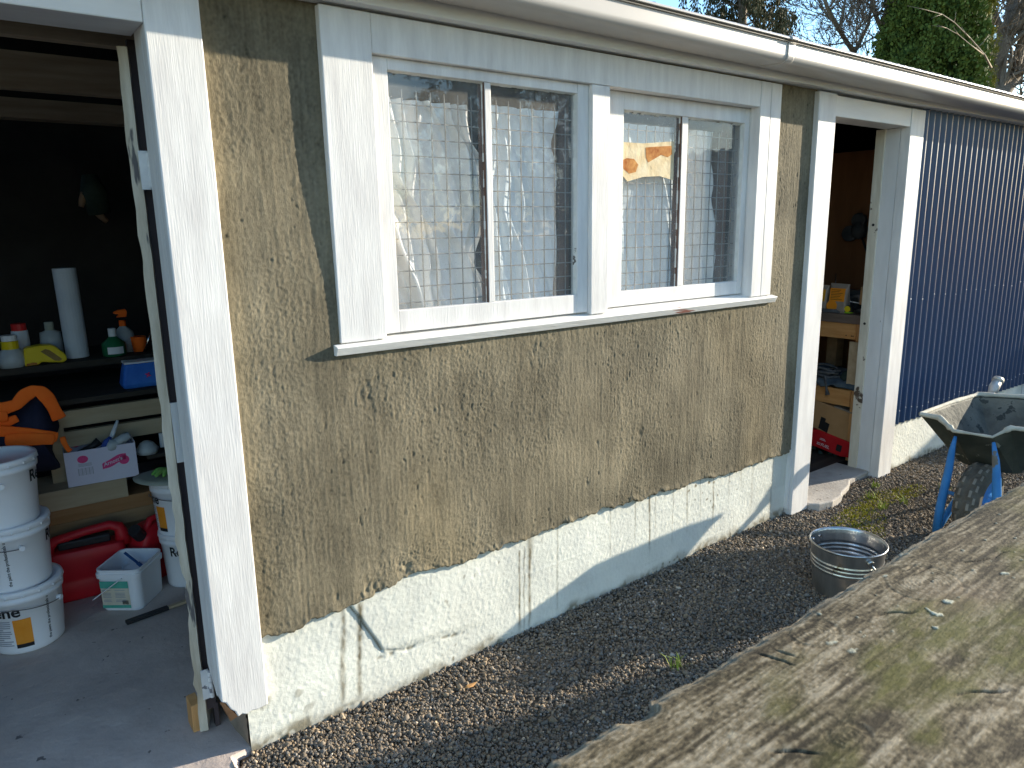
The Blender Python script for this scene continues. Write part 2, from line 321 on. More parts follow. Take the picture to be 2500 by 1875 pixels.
# ================================================================ SETTING: ground, floor, gravel
def ground_z(x, y):
    return -1.603 + 0.055 * sstep(0.6, 3.4, x) + 0.004 * np.sin(x * 7.3 + y * 4) * np.sin(y * 9.1 - x * 2)
xs = np.concatenate([[-400, -100, -30, -10, -5, -3], np.arange(-2, 8, 0.025), [9, 12, 20, 40, 100, 400]])
ys = np.concatenate([[-400, -100, -30, -10, -5], np.arange(-3, 0.2, 0.025), [1, 3, 6, 12, 30, 100, 400]])
XX, YY = np.meshgrid(xs, ys)
gn = fnoise(len(ys), len(xs), 3, 3) * 0.001 + fnoise(len(ys), len(xs), 0.8, 0.8) * 0.001
near = (np.abs(XX - 3) < 5) & (np.abs(YY + 1.4) < 1.7)
ZZ = ground_z(XX, YY) + np.where(near, gn, 0) - np.where(YY > 0.1, 0.08, 0)
ZZ -= np.where((XX < 0.46) & (XX > -3.1) & (YY > -1.0), 0.06, 0)
g = arr_mesh("ground", np.stack([XX, YY, ZZ], -1).reshape(-1, 3), grid_faces(len(ys), len(xs)), M['ground']); g["kind"] = "structure"

# concrete floor of the left room, running out through the doorway
nx, ny = 230, 200
fx = np.linspace(-3.0, 0.47, nx); fy = np.linspace(-0.9, 3.4, ny); XX, YY = np.meshgrid(fx, fy); inside = fy > 0.045
edge = 0.02 * n1(YY[:, -1], 14, 3) - 0.012
ZZ = -1.572 + fnoise(ny, nx, 8, 8) * 0.002 + fnoise(ny, nx, 1, 1) * 0.0007
XX[:, -1] += np.where(inside, 0.65, edge); XX[:, -2] = XX[:, -1] - 0.02; ZZ[:, -1] -= 0.03
f = arr_mesh("concrete_floor", np.stack([XX, YY, ZZ], -1).reshape(-1, 3), grid_faces(ny, nx), M['concrete']); f["kind"] = "structure"
f2 = link("timber_floor", MB().box(3.40, 6.4, 0.27, 3.4, -1.60, -1.512), M['darkboard']); f2["kind"] = "structure"
st_poly = [(3.56, -0.055), (3.66, -0.075), (3.78, -0.06), (3.83, -0.035), (3.97, 0.0), (4.05, 0.04), (4.30, 0.055), (4.30, 0.268), (3.52, 0.268), (3.52, -0.02)]
step = link("threshold_step", MB().prism(st_poly, 'z', -1.62, -1.505), M['threshold'], bevel=0.008); step["kind"] = "structure"

# gravel stones: one stuff object
def gravel():
    base = []
    t = (1 + 5 ** 0.5) / 2
    ico = np.array([(-1, t, 0), (1, t, 0), (-1, -t, 0), (1, -t, 0), (0, -1, t), (0, 1, t), (0, -1, -t), (0, 1, -t), (t, 0, -1), (t, 0, 1), (-t, 0, -1), (-t, 0, 1)])
    ico /= np.linalg.norm(ico[0])
    fc = np.array([(0, 11, 5), (0, 5, 1), (0, 1, 7), (0, 7, 10), (0, 10, 11), (1, 5, 9), (5, 11, 4), (11, 10, 2), (10, 7, 6), (7, 1, 8), (3, 9, 4), (3, 4, 2), (3, 2, 6), (3, 6, 8), (3, 8, 9), (4, 9, 5), (2, 4, 11), (6, 2, 10), (8, 6, 7), (9, 8, 1)])
    n = 150000
    x = 0.46 + 6.2 * RS.rand(n) ** 1.25; y = -1.15 + 1.19 * RS.rand(n)
    keep = ~((x > 3.54) & (x < 4.32) & (y > -0.075 + 0.13 * sstep(3.7, 4.1, x)))
    keep &= ~((x < 0.5) & (y > 0.0)); keep &= ~((x > 4.4) & (y < -0.9) & (RS.rand(n) < 0.6))
    x = x[keep]; y = y[keep]; n = len(x)
    s = 0.0031 + 0.0042 * RS.rand(n) ** 1.9; big = RS.rand(n) < 0.025; s[big] *= 1.7
    A = RS.randn(n, 3, 3); Q, _ = np.linalg.qr(A)
    sc3 = s[:, None] * (0.6 + 0.8 * RS.rand(n, 3)) * np.array([1, 1, 0.8])
    V = ico[None] * (0.70 + 0.6 * RS.rand(n, 12, 1)); V = V * sc3[:, None, :]; V = np.einsum('nij,nkj->nki', Q, V)
    z = ground_z(x, y) + 0.001 + s * 0.5 * RS.rand(n) + 0.006 * RS.rand(n) ** 2 + 0.01 * sstep(-0.12, 0.03, y) * RS.rand(n)
    V += np.stack([x, y, z], -1)[:, None, :]
    F = (fc[None] + (np.arange(n) * 12)[:, None, None]).reshape(-1, 3)
    tone = 0.105 + 0.10 * RS.rand(n) + 0.22 * (RS.rand(n) < 0.03)
    warm = RS.rand(n)[:, None]
    c = tone[:, None] * (np.array([[1.0, 0.93, 0.84]]) * (1 - warm) + np.array([[1.65, 1.22, 0.78]]) * warm)
    dirt = (0.6 + 0.4 * sstep(-0.5, 0.5, n1(x * 1.3, 2, 8) + n1(y * 2.1, 2, 9)))[:, None]
    c = c * (0.75 + 0.25 * dirt)
    o = arr_mesh("gravel", V.reshape(-1, 3), F, M['stone'], col=np.repeat(c, 12, 0), smooth=False); o["kind"] = "stuff"
gravel()

# ================================================================ SHED
shed = empty("shed", "long shed with grey brown cement render, white trim, two open doorways and navy iron", "shed")

# ---- rendered wall (real relief: combed streaks, pits, ragged lower edge)
def render_wall():
    x0, x1, zt = 0.545, 3.375, 0.655; dx = 0.0032
    nx = int((x1 - x0) / dx); nz = int((zt + 1.19) / dx)
    x = np.linspace(x0, x1, nx); s = np.linspace(0, 1, nz)
    kx = [0.5, 0.566, 0.686, 0.78, 0.875, 0.98, 1.085, 1.2, 1.313, 1.614, 1.983, 2.509, 2.924, 3.29, 3.4]
    kz = [-1.206, -1.212, -1.222, -1.217, -1.212, -1.180, -1.162, -1.176, -1.189, -1.174, -1.164, -1.175, -1.188, -1.191, -1.175]
    zb = np.interp(x, kx, kz) + 0.004 * n1(x, 18, 1) + 0.003 * n1(x, 55, 2) + 0.0018 * n1(x, 140, 4)
    zlin = -1.19 + s * (zt + 1.19)
    ZZ = zlin[:, None] + (zb - (-1.19))[None, :] * np.clip(1 - s / 0.07, 0, 1)[:, None]; XX = np.repeat(x[None], nz, 0)
    t = 0.0085 + 0.0165 * sstep(-0.32, 0.30, ZZ) * (1 - sstep(0.9, 2.6, XX)) + 0.005 * sstep(2.9, 3.2, XX)
    und = fnoise(nz, nx, 45, 30) * 0.0014 + fnoise(nz, nx, 20, 9) * 0.0004
    str1 = fnoise(nz, nx, 26, 1.1); str2 = fnoise(nz, nx, 7, 0.65); gr = fnoise(nz, nx, 0.85, 0.65); gr2 = fnoise(nz, nx, 2.6, 1.5)
    region = sstep(-0.9, 0.9, fnoise(nz, nx, 40, 24))
    # slanted trowel drags
    sl = fnoise(nz, nx * 2, 16, 0.9); idx = (np.arange(nx)[None, :] + (np.arange(nz)[:, None] * 0.28).astype(int)) % (nx * 2)
    sl = sl[np.arange(nz)[:, None], idx]; slm = sstep(0.2, 1.2, fnoise(nz, nx, 50, 35))
    low = fnoise(nz, nx, 2.6, 1.7); pm = sstep(0.2, 1.5, fnoise(nz, nx, 22, 22)); pits = sstep(1.55, 2.5, low) * (0.25 + pm)
    rough = 0.55 + 0.6 * region; sp2_ = sstep(1.7, 2.6, fnoise(nz, nx, 1.5, 0.9)) * (0.3 + 0.9 * sstep(-0.3, 1.2, fnoise(nz, nx, 26, 20)))
    d = und * 0.32 + str1 * 0.00016 * (1 - region * 0.4) + str2 * 0.00020 + gr * 0.00042 * rough + gr2 * 0.00010 * rough + sl * 0.00013 * slm - pits * 0.0011 - 0.0014 * sp2_
    # drips under the window corner and scooped holes near the lower edge
    for cx, cz, r, dep in ((0.95, -0.49, 0.05, 0.006), (1.63, -0.45, 0.045, 0.006), (1.06, -1.13, 0.03, 0.012), (0.93, -1.185, 0.035, 0.012), (0.82, -1.16, 0.02, 0.008), (0.60, 0.30, 0.05, 0.004), (1.72, -0.46, 0.03, 0.004), (2.2, -0.86, 0.012, 0.006), (1.95, -0.86, 0.010, 0.006), (1.9, -1.02, 0.010, 0.005), (2.75, -0.93, 0.010, 0.005), (2.86, -0.98, 0.01, 0.005)):
        q = np.exp(-(((XX - cx) / r) ** 2 + ((ZZ - cz) / (r * 1.3)) ** 2)); d -= 0.6 * q * dep * (0.35 + 0.65 * sstep(-0.2, 1.0, low))
    d += 0.004 * np.exp(-((ZZ - zb[None] - 0.012) / 0.012) ** 2) * (0.5 + 0.5 * n1(XX, 30, 12))
    Yv = t - d
    Yv[0] = 0.055; Yv[1] = np.maximum(Yv[1], Yv[2]) + 0.004
    XX = XX + 0.0; c0 = np.array([0.198, 0.171, 0.118])
    tone = 1 + 0.10 * fnoise(nz, nx, 60, 40) + 0.05 * fnoise(nz, nx, 30, 3) + 0.06 * fnoise(nz, nx, 18, 12) - 0.16 * sstep(0.6, 2.0, fnoise(nz, nx, 34, 22)) - 0.30 * pits.clip(0, 1) - 0.25 * sp2_ + 0.05 * str2 + 0.07 * gr
    damp = sstep(0.10, 0.03, XX - x0) * 0.07
    c = c0[None, None] * tone[..., None]
    c[..., 0] *= 1 + damp * 0.6; c[..., 2] *= 1 - damp
    yel = sstep(0.8, 1.8, fnoise(nz, nx, 70, 50))[..., None]; c *= 1 + yel * np.array([0.05, 0.02, -0.04])
    hole = (XX > 0.90) & (XX < 3.05) & (ZZ > -0.345) & (ZZ < 0.6)
    F = grid_faces(nz, nx)
    hf = hole.ravel()[F].all(1); F = F[~hf]
    V = np.stack([XX, Yv, ZZ], -1).reshape(-1, 3)
    arr_mesh("rendered_wall", V, F, M['plaster'], shed, col=c.reshape(-1, 3).clip(0.02, 0.5))
render_wall()

# ---- painted concrete plinth
STAINS = [(0.833, -1.223, 0.808, -1.60, 0.012, 0.55), (0.892, -1.240, 0.868, -1.60, 0.013, 0.75), (1.562, -1.25, 1.557, -1.60, 0.006, 0.9), (1.585, -1.24, 1.58, -1.6, 0.004, 0.5),
          (1.612, -1.20, 1.604, -1.59, 0.010, 0.85), (1.755, -1.20, 1.754, -1.57, 0.006, 0.35), (2.05, -1.2, 2.05, -1.45, 0.004, 0.4), (2.20, -1.17, 2.2, -1.4, 0.003, 0.6), (2.291, -1.20, 2.299, -1.46, 0.007, 0.8),
          (2.33, -1.22, 2.335, -1.4, 0.004, 0.5), (2.45, -1.19, 2.45, -1.48, 0.003, 0.5), (2.543, -1.19, 2.554, -1.42, 0.006, 0.6), (2.64, -1.18, 2.65, -1.4, 0.003, 0.4), (2.735, -1.18, 2.747, -1.44, 0.006, 0.65), (2.86, -1.17, 2.86, -1.36, 0.004, 0.5), (2.95, -1.2, 2.96, -1.3, 0.01, 0.3), (3.05, -1.2, 3.05, -1.5, 0.015, 0.2), (3.22, -1.2, 3.22, -1.55, 0.008, 0.3)]
def plinth(name, x0, x1, zt, y0, main):
    dx = 0.004; nx = int((x1 - x0) / dx); nz = int((zt + 1.70) / dx)
    x = np.linspace(x0, x1, nx); z = np.linspace(-1.70, zt, nz); XX, ZZ = np.meshgrid(x, z)
    lump = fnoise(nz, nx, 14, 14); d = lump * 0.0003 + fnoise(nz, nx, 2.6, 2.6) * 0.00012 + fnoise(nz, nx, 0.8, 0.8) * 0.00030
    c = np.ones((nz, nx, 3)) * np.array([0.68, 0.685, 0.625]); c *= (1 + 0.03 * lump)[..., None]
    dirt = np.zeros((nz, nx))
    sp = sstep(1.9, 2.4, fnoise(nz, nx, 1.6, 1.4)) * sstep(0.1, 1.4, fnoise(nz, nx, 25, 25)); dirt = np.maximum(dirt, sp * 0.9)
    if main:
        for xa, za, xb, zb, w, k in STAINS:
            tt = np.clip((za - ZZ) / (za - zb), 0, 1); xc = xa + (xb - xa) * tt + 0.0015 * n1(ZZ, 20, int(xa * 1000))
            q = np.exp(-((XX - xc) / (w * (0.8 + 0.35 * n1(ZZ, 9, int(xa * 990) + 1) ** 2))) ** 2 * 1.6) * (ZZ < za + 0.03) * sstep(zb - 0.03, zb + 0.12, ZZ) * min(1, k * 1.5)
            dirt = np.maximum(dirt, q * (0.65 + 0.35 * sstep(-0.6, 0.4, fnoise(nz, nx, 2, 1))))
        # board-mark seams and the cracked corner of the repair
        for zz, a, b, k in ((-1.335, 1.5, 3.33, 0.0007), (-1.345, 1.9, 3.33, 0.0006), (-1.46, 0.8, 1.25, 0.0006), (-1.27, 2.3, 3.3, 0.0006), (-1.50, 2.2, 3.3, 0.0005)):
            d += k * np.exp(-((ZZ - zz - 0.012 * (XX - 1) * 0.3 - 0.002 * n1(XX, 8, 7)) / 0.004) ** 2) * ((XX > a) & (XX < b))
        def seg(ax, az, bx, bz, w, depth, ink):
            nonlocal d, dirt
            L2 = (bx - ax) ** 2 + (bz - az) ** 2; t = np.clip(((XX - ax) * (bx - ax) + (ZZ - az) * (bz - az)) / L2, 0, 1)
            r = np.hypot(XX - ax - t * (bx - ax) + 0.003 * n1(ZZ + XX, 40, 9), ZZ - az - t * (bz - az)); q = np.exp(-(r / w) ** 2)
            d -= q * depth; dirt = np.maximum(dirt, q * ink)
        seg(0.862, -1.215, 0.965, -1.413, 0.0034, 0.006, 0.95); seg(0.965, -1.413, 1.06, -1.452, 0.004, 0.002, 0.3)
        jag = sstep(0.0, 1.0, fnoise(nz, nx, 2, 3)); q = np.exp(-((ZZ + 1.438 + 0.10 * (XX - 0.96)) / 0.008) ** 2) * ((XX > 0.90) & (XX < 1.30)) * jag
        dirt = np.maximum(dirt, q * 0.75); d -= q * 0.003
        d += 0.006 * sstep(-1.44, -1.40, ZZ + 0.1 * (XX - 0.96)) * (XX > 0.862 + (-1.215 - ZZ) * 0.52) * (1 - sstep(1.1, 1.5, XX)) * (ZZ > -1.47)
        c *= (1 + 0.10 * sstep(2.90, 2.98, XX) * sstep(-1.38, -1.36, ZZ) * -1)[..., None]
        gr = sstep(1.1, 1.8, fnoise(nz, nx, 3, 3)) * sstep(0.95, 0.6, XX) * sstep(-1.33, -1.42, ZZ) * sstep(-1.56, -1.5, ZZ); dirt = np.maximum(dirt, gr * 0.5)
    foot = sstep(0.045, 0.0, ZZ - ground_z(XX, 0) - 0.012 - 0.012 * n1(XX, 12, 21)); dirt = np.maximum(dirt, foot * (0.45 + 0.4 * sstep(-0.3, 0.6, fnoise(nz, nx, 2, 2))))
    dc = np.array([0.15, 0.125, 0.075]); c = c * (1 - dirt[..., None]) + dc * dirt[..., None]
    Yv = y0 - d
    Yv[-1] += 0.05
    Yv[:, 0] += 0.0
    V = np.stack([XX, Yv, ZZ], -1).reshape(-1, 3)
    return arr_mesh(name, V, grid_faces(nz, nx), M['plinth'], shed, col=c.reshape(-1, 3))
pl = plinth("plinth", 0.505, 3.345, -1.13, 0.026, True)
pl2 = plinth("plinth", 4.40, 6.56, -1.10, 0.028, False)
e = MB(); zz = np.linspace(-1.70, -1.36, 30); pr = []
n_e = 8
for i, zv in enumerate(zz):
    for j in range(n_e):
        yy = 0.031 + 0.012 + j * 0.03
        e.v.append((0.506 - 0.002 - 0.006 * random.random() - 0.02 * (zv < -1.5) * (j / n_e), yy if j else 0.032, zv))
for i in range(len(zz) - 1):
    for j in range(n_e - 1):
        e.f.append((i * n_e + j, i * n_e + j + 1, (i + 1) * n_e + j + 1, (i + 1) * n_e + j)); e.m.append(0)
link("plinth_end", e, M['rawcon'], shed, smooth=True)
link("plinth_return", MB().box(6.565, 6.75, -0.05, 0.4, -1.7, -1.0), M['paint_v'], shed, bevel=0.01)

# ---- left doorway frame
ZT = 0.60
fr = MB()
nseg = 26
fw = []                                              # face board with a ragged, broken lower end
bot = [(0.428, -1.365), (0.440, -1.372), (0.452, -1.40), (0.463, -1.412), (0.470, -1.433), (0.482, -1.428), (0.495, -1.436), (0.512, -1.430), (0.53, -1.434), (0.562, -1.430)]
fr.prism(bot + [(0.562, ZT), (0.428, ZT)], 'y', 0.0, 0.05)
lf = link("doorway_frame", fr, M['paint_v'], shed, bevel=0.004)
link("header", MB().box(-1.0, 0.4275, 0.002, 0.05, 0.50, ZT), M['paint_h'], lf, bevel=0.003)
link("soffit_board", MB().box(-1.0, 0.4275, 0.0505, 0.165, 0.502, 0.56), M['paint_h'], lf)
link("reveal_board", MB().prism([(0.0505, -1.37), (0.0505, ZT), (0.128, ZT), (0.128, -1.30)], 'x', 0.428, 0.50), M['paint_v'], lf)
link("broken_end", MB().add([(0.432, 0.001, -1.366), (0.47, 0.001, -1.43), (0.468, 0.045, -1.43), (0.432, 0.045, -1.39), (0.452, 0.02, -1.45)], [(0, 1, 4), (1, 2, 4), (2, 3, 4), (3, 0, 4), (0, 3, 2, 1)]), M['bareend'], lf)
# ---- ajar door leaf seen on its hinge edge
leafd = Vector((0.32, 0.947, 0)); leafn = Vector((0.947, -0.32, 0))
A = Vector((0.392, 0.185, 0)); th = 0.026
prof = []
mbd = MB(); rowsz = np.linspace(-1.56, 0.478, 60)
for i, zv in enumerate(rowsz):
    jx = 0.0022 * float(n1(zv, 16, 31)) + (0.006 if zv < -0.75 else 0) * float(abs(n1(zv, 22, 33)))
    a = A + leafn * jx; b = A + leafn * (th + 0.3 * jx)
    mbd.v += [(a.x, a.y, zv), (b.x, b.y, zv), (b.x + leafd.x * 0.75, b.y + leafd.y * 0.75, zv), (a.x + leafd.x * 0.75, a.y + leafd.y * 0.75, zv)]
for i in range(len(rowsz) - 1):
    for j in range(4):
        k = (j + 1) % 4; mbd.f.append((i * 4 + j, i * 4 + k, i * 4 + 4 + k, i * 4 + 4 + j)); mbd.m.append(0)
mbd.f += [(0, 1, 2, 3), tuple(len(rowsz) * 4 - 4 + q for q in (3, 2, 1, 0))]; mbd.m += [0, 0]
door = link("door", mbd, M['doorpaint'], shed)
link("shaded_gap_strip", MB().beam((0.437, 0.205, -1.50), (0.437, 0.205, 0.50), 0.030, 0.02, (0, 1, 0)), M['gapsliver'], door)  # dark strip standing in for the shaded gap between leaf and jamb
for zc in (0.165, -1.38):
    h = MB()
    for k in range(5):
        h.tube([(0.433, 0.140, zc - 0.045 + k * 0.018), (0.433, 0.140, zc - 0.0285 + k * 0.018)], 0.007, 10)
    h.box(0.408, 0.431, 0.146, 0.150, zc - 0.05, zc + 0.05)
    link("hinge", h, M['hinge'], door)
link("patch_plate", MB().box(0.418, 0.440, 0.168, 0.176, -0.66, -0.48), M['paint_v'], door)

# ---- right doorway frame
rf = link("doorway_frame", MB().box(3.357, 3.512, -0.012, 0.06, -1.535, ZT + 0.01), M['paint_v'], shed, bevel=0.004)
link("casing", MB().box(4.292, 4.452, -0.004, 0.05, -1.555, ZT + 0.005), M['paint_v'], rf, bevel=0.004)
link("header", MB().box(3.5125, 4.2915, 0.0, 0.05, 0.508, ZT + 0.005), M['paint_h'], rf, bevel=0.003)
link("soffit_board", MB().box(3.5125, 4.2915, 0.0505, 0.14, 0.510, 0.56), M['paint_h'], rf)
link("reveal_board", MB().prism([(0.0505, -1.55), (0.0505, 0.508), (0.130, 0.508), (0.130, -1.512)], 'x', 4.292, 4.34), mat('speckled_reveal', (0.64, 0.635, 0.63), (0.72, 0.715, 0.71), 5, (3, 3, 0.6), 0.55, 0.4, 40, (4, 4, 1.2), spots=(0.14, 0.11, 0.08), spot_scale=16, spot_t=0.70), rf)
link("door_stop", MB().box(4.283, 4.34, 0.1305, 0.185, -1.515, 0.51), mat('worn_cream_stop', (0.55, 0.49, 0.38), (0.70, 0.66, 0.56), 7, (4, 4, 0.6), 0.6, spots=(0.10, 0.07, 0.05), spot_scale=8, spot_t=0.62), rf, bevel=0.003)
for zc in (-0.02, -0.60): link("latch_hole", MB().tube([(4.2815, 0.155, zc), (4.286, 0.155, zc)], 0.008, 12), M['ink'], rf)
link("side_batten", MB().box(3.345, 3.3565, 0.004, 0.06, -1.50, -1.17), M['paint_v'], rf)

# ---- window
wm = MB()
wm.box(0.878, 1.034, 0.0, 0.05, -0.336, ZT + 0.012); wm.box(1.0345, 2.915, 0.0015, 0.05, 0.503, ZT + 0.012)
wm.box(2.9155, 2.990, 0.0, 0.05, -0.336, ZT + 0.012); wm.box(2.9935, 3.072, 0.001, 0.05, -0.336, ZT + 0.012)
win = link("window", wm, M['paint_v'], shed, bevel=0.003)
sl_ = MB(); sl_.prism([(0.045, -0.372), (-0.006, -0.372), (-0.019, -0.347), (-0.017, -0.3445), (0.085, -0.322), (0.085, -0.36)], 'x', 0.858, 3.105)
link("sill", sl_, M['paint_sill'], win, bevel=0.003)
link("mullion", MB().box(1.908, 1.998, 0.004, 0.09, -0.334, 0.5025), M['paint_v'], win, bevel=0.003)
link("inner_jamb", MB().box(2.9155, 2.945, 0.0505, 0.13, -0.33, 0.5025), M['paint_v'], win)
link("inner_jamb", MB().box(1.0, 1.0335, 0.0505, 0.13, -0.33, 0.5025), M['paint_v'], win)
link("inner_head", MB().box(1.034, 2.9155, 0.0505, 0.13, 0.504, 0.56), M['paint_h'], win)
def sash(x0, x1, z0, z1, yf, xb0, xb1, gl, gr, gb, gt):
    """outer x0..x1; glazing bar xb0..xb1; glass from gl..gr, gb..gt; face depth yf"""
    m = MB(); y1 = yf + 0.035
    m.box(x0, gl, yf, y1, z0, z1); m.box(gr, x1, yf, y1, z0, z1); m.box(gl + .0004, gr - .0004, yf + 0.001, y1, z0, gb); m.box(gl + .0004, gr - .0004, yf + 0.001, y1, gt, z1)
    o = link("sash", m, M['paint_v'], win, bevel=0.002)
    link("glazing_bar", MB().box(xb0, xb1, yf + 0.004, yf + 0.03, gb + .0004, gt - .0004), M['paint_v'], win, bevel=0.002)
    link('bar_side', MB().box(xb0 - 0.003, xb0 - 0.0003, yf + 0.006, yf + 0.045, gb + .0004, gt - .0004), M['stud'], win)
    yp = yf + 0.02
    for a, b in ((gl, xb0), (xb1, gr)):
        link("pane", MB().add([(a, yp, gb), (b, yp, gb), (b, yp, gt), (a, yp, gt)], [(0, 1, 2, 3)]), M['glass'], win, fix=False)
        pm = MB(); n = 26                                            # putty fillet
        for k in range(n):
            za = gb + (gt - gb) * k / n; zb2 = gb + (gt - gb) * (k + 1) / n; w = 0.003 + 0.003 * random.random()
            pm.add([(b, yp - 0.014, za), (b - w, yp - 0.001, za), (b - w, yp - 0.001, zb2), (b, yp - 0.014, zb2)], [(0, 1, 2, 3)])
        for k in range(16):
            xa = a + (b - a) * k / 16; xc = a + (b - a) * (k + 1) / 16; w = 0.003 + 0.007 * random.random() * (1 if x0 > 1.9 else 0.4)
            pm.add([(xa, yp - 0.014, gt), (xc, yp - 0.014, gt), (xc, yp - 0.001, gt - w), (xa, yp - 0.001, gt - w)], [(0, 1, 2, 3)])
        link("putty", pm, M['putty'], win)
    # welded wire mesh behind the glass
    w = MB(); yw = yf + 0.036; pz = 0.0515; r = 0.0016
    k = 0; xw = gl + 0.012
    while xw < gr: w.box(xw - r, xw + r, yw - r, yw + r, gb - 0.02, gt - 0.045 + 0.0); xw += 0.0515
    zw = gb + 0.018
    while zw < gt - 0.04: w.box(gl - 0.01, gr + 0.01, yw + r * 1.1, yw + r * 3.1, zw - r, zw + r); zw += pz
    link("wire_mesh", w, M['wiremesh'], win)
SA = (1.0345, 1.9075, -0.325, 0.5025, 0.023)
g1 = dict(gl=Y(952, 500, .05).x, gr=Y(1398, 500, .05).x, gb=-0.255, gt=0.468)
sash(*SA, Y(1182, 400, .04).x, Y(1192, 400, .04).x + 0.008, g1['gl'], g1['gr'], g1['gb'], g1['gt'])
SB = (2.0, 2.915, -0.322, 0.5025, 0.053)
sash(*SB, Y(1657, 480, .065).x, Y(1671, 480, .065).x, Y(1508, 500, .08).x, Y(1797, 500, .08).x, -0.262, 0.438)
link("stud", MB().box(1.815, 1.865, 0.085, 0.22, -0.5, 0.56), M['stud'], win); link("stud", MB().box(2.79, 2.85, 0.11, 0.24, -0.5, 0.56), M['stud'], win)
# stained paper stuck inside the right-hand window
pa = [Y(u, v, 0.071) for u, v in ((1509, 346), (1571, 350), (1646, 345), (1644, 440), (1610, 430), (1570, 432), (1532, 443), (1512, 420))]
sp_ = tag(link("stained_paper", MB().prism([(p.x, p.z) for p in pa], 'y', 0.0712, 0.0722), M['stain']), "yellowed peeling paper with two rust brown stains stuck on the third window pane", "paper")
for c in (((1576, 360), (1600, 358), (1640, 356), (1641, 376), (1630, 384), (1614, 378), (1582, 397), (1577, 385)), ((1518, 392), (1530, 386), (1548, 388), (1558, 402), (1552, 420), (1536, 424), (1522, 412))):
    pp = [Y(u, v, 0.071) for u, v in c]; link("rust_stain", MB().prism([(p.x, p.z) for p in pp], 'y', 0.0704, 0.0711), M['rust'], sp_)

# ---- curtains
def curtain(name, label, x0, x1, z0, z1, y, m, folds, amp, lean=0.0, seed=1, gather=None):
    nx, nz = 160, 70; s = np.linspace(0, 1, nx); t = np.linspace(0, 1, nz); S, T = np.meshgrid(s, t)
    ph = folds * 2 * math.pi * (S + 0.08 * n1(S * 3, 2, seed))
    pinch = 1 - (gather or 0) * np.exp(-((T - 0.35) / 0.25) ** 2)
    Xc = (x0 + x1) / 2 + (S - 0.5) * (x1 - x0) * pinch + lean * (T - 0.5) + 0.012 * n1(T * 4 + S * 2, 2, seed + 2)
    Yc = y + amp * np.sin(ph + 1.2 * n1(T * 2, 2, seed + 1)) * (0.5 + 0.5 * T) + 0.4 * amp * n1(S * 9 + T * 5, 3, seed + 5) + 0.012 * (1 - T) * n1(S * 8 + 3 * T, 2, seed + 9)
    Zc = z0 + (z1 - z0) * T + 0.02 * (1 - T) * n1(S * 4, 2, seed + 3)
    return tag(arr_mesh(name, np.stack([Xc, Yc, Zc], -1).reshape(-1, 3), grid_faces(nz, nx), m), label, "curtain", )
curtain("curtain", "crumpled white curtain bunched behind the leftmost window pane", 1.02, 1.50, -0.42, 0.40, 0.095, M['curtain'], 5, 0.020, -0.14, 3, 0.25)
curtain("curtain", "straight pale curtain behind the second window pane from the left", 1.46, 1.80, -0.42, 0.41, 0.090, M['curtainblue'], 5, 0.008, 0.0, 8)
curtain("curtain", "blue grey curtain below the stained paper in the right window", 2.02, 2.50, -0.42, 0.40, 0.118, M['curtainblue'], 5, 0.008, 0.03, 14)
curtain("curtain", "loose pale curtain behind the rightmost window pane", 2.46, 2.76, -0.42, 0.40, 0.122, M['curtain'], 5, 0.010, -0.04, 21)

# ---- eaves: fascia, gutter, roof
link("fascia", MB().box(-2.5, 7.6, -0.045, -0.005, 0.618, 0.755), M['fascia'], shed, bevel=0.003)
link("frieze", MB().box(-2.5, 7.6, 0.0, 0.06, ZT + 0.018, 0.74), M['fascia'], shed)
gp = [(-0.046, 0.655), (-0.050, 0.6548), (-0.160, 0.6485), (-0.172, 0.6490), (-0.182, 0.6535), (-0.189, 0.6615), (-0.192, 0.671), (-0.1922, 0.676), (-0.1922, 0.719), (-0.192, 0.722)]
bead = [(-0.192 - 0.007 + 0.009 * math.cos(a), 0.731 + 0.009 * math.sin(a)) for a in np.linspace(-1.9, 3.4, 12)]
def sweep(prof, x0, x1, drop, off=0.0):
    m = MB(); n = len(prof); xs_ = np.linspace(x0, x1, 12)
    for xv in xs_:
        for y_, z_ in prof: m.v.append((xv, y_ - off, z_ + drop(xv)))
    for i in range(len(xs_) - 1):
        for j in range(n - 1): m.f.append((i * n + j, i * n + j + 1, (i + 1) * n + j + 1, (i + 1) * n + j)); m.m.append(0)
    return m
drop = lambda x: -0.006 * (x - 2)
gut = link("gutter", sweep(gp + bead, -2.5, 7.6, drop), M['gutter'], shed, smooth=True, solid=0.0022)
xj = 2.80
jb = [(y_ - 0.0035, z_ - 0.002) for y_, z_ in gp[1:]] + [(-0.192 - 0.007 + 0.013 * math.cos(a), 0.731 + 0.013 * math.sin(a)) for a in np.linspace(-1.9, 3.4, 12)]
link("gutter_joint", sweep(jb, xj, xj + 0.045, drop), M['gutter'], gut, smooth=True, solid=0.004)
rm = MB(); nw = 760; xs_ = np.linspace(-2.5, 7.6, nw)
for yv, zv in ((-0.135, 0.760), (3.6, 0.760 + 3.735 * 0.30)):
    for xv in xs_: rm.v.append((xv, yv, zv + drop(xv) + 0.0095 * math.sin(xv / 0.0762 * 2 * math.pi)))
for i in range(nw - 1): rm.f.append((i, i + 1, nw + i + 1, nw + i)); rm.m.append(0)
link("roof", rm, M['roof'], shed, smooth=True, solid=0.0012)

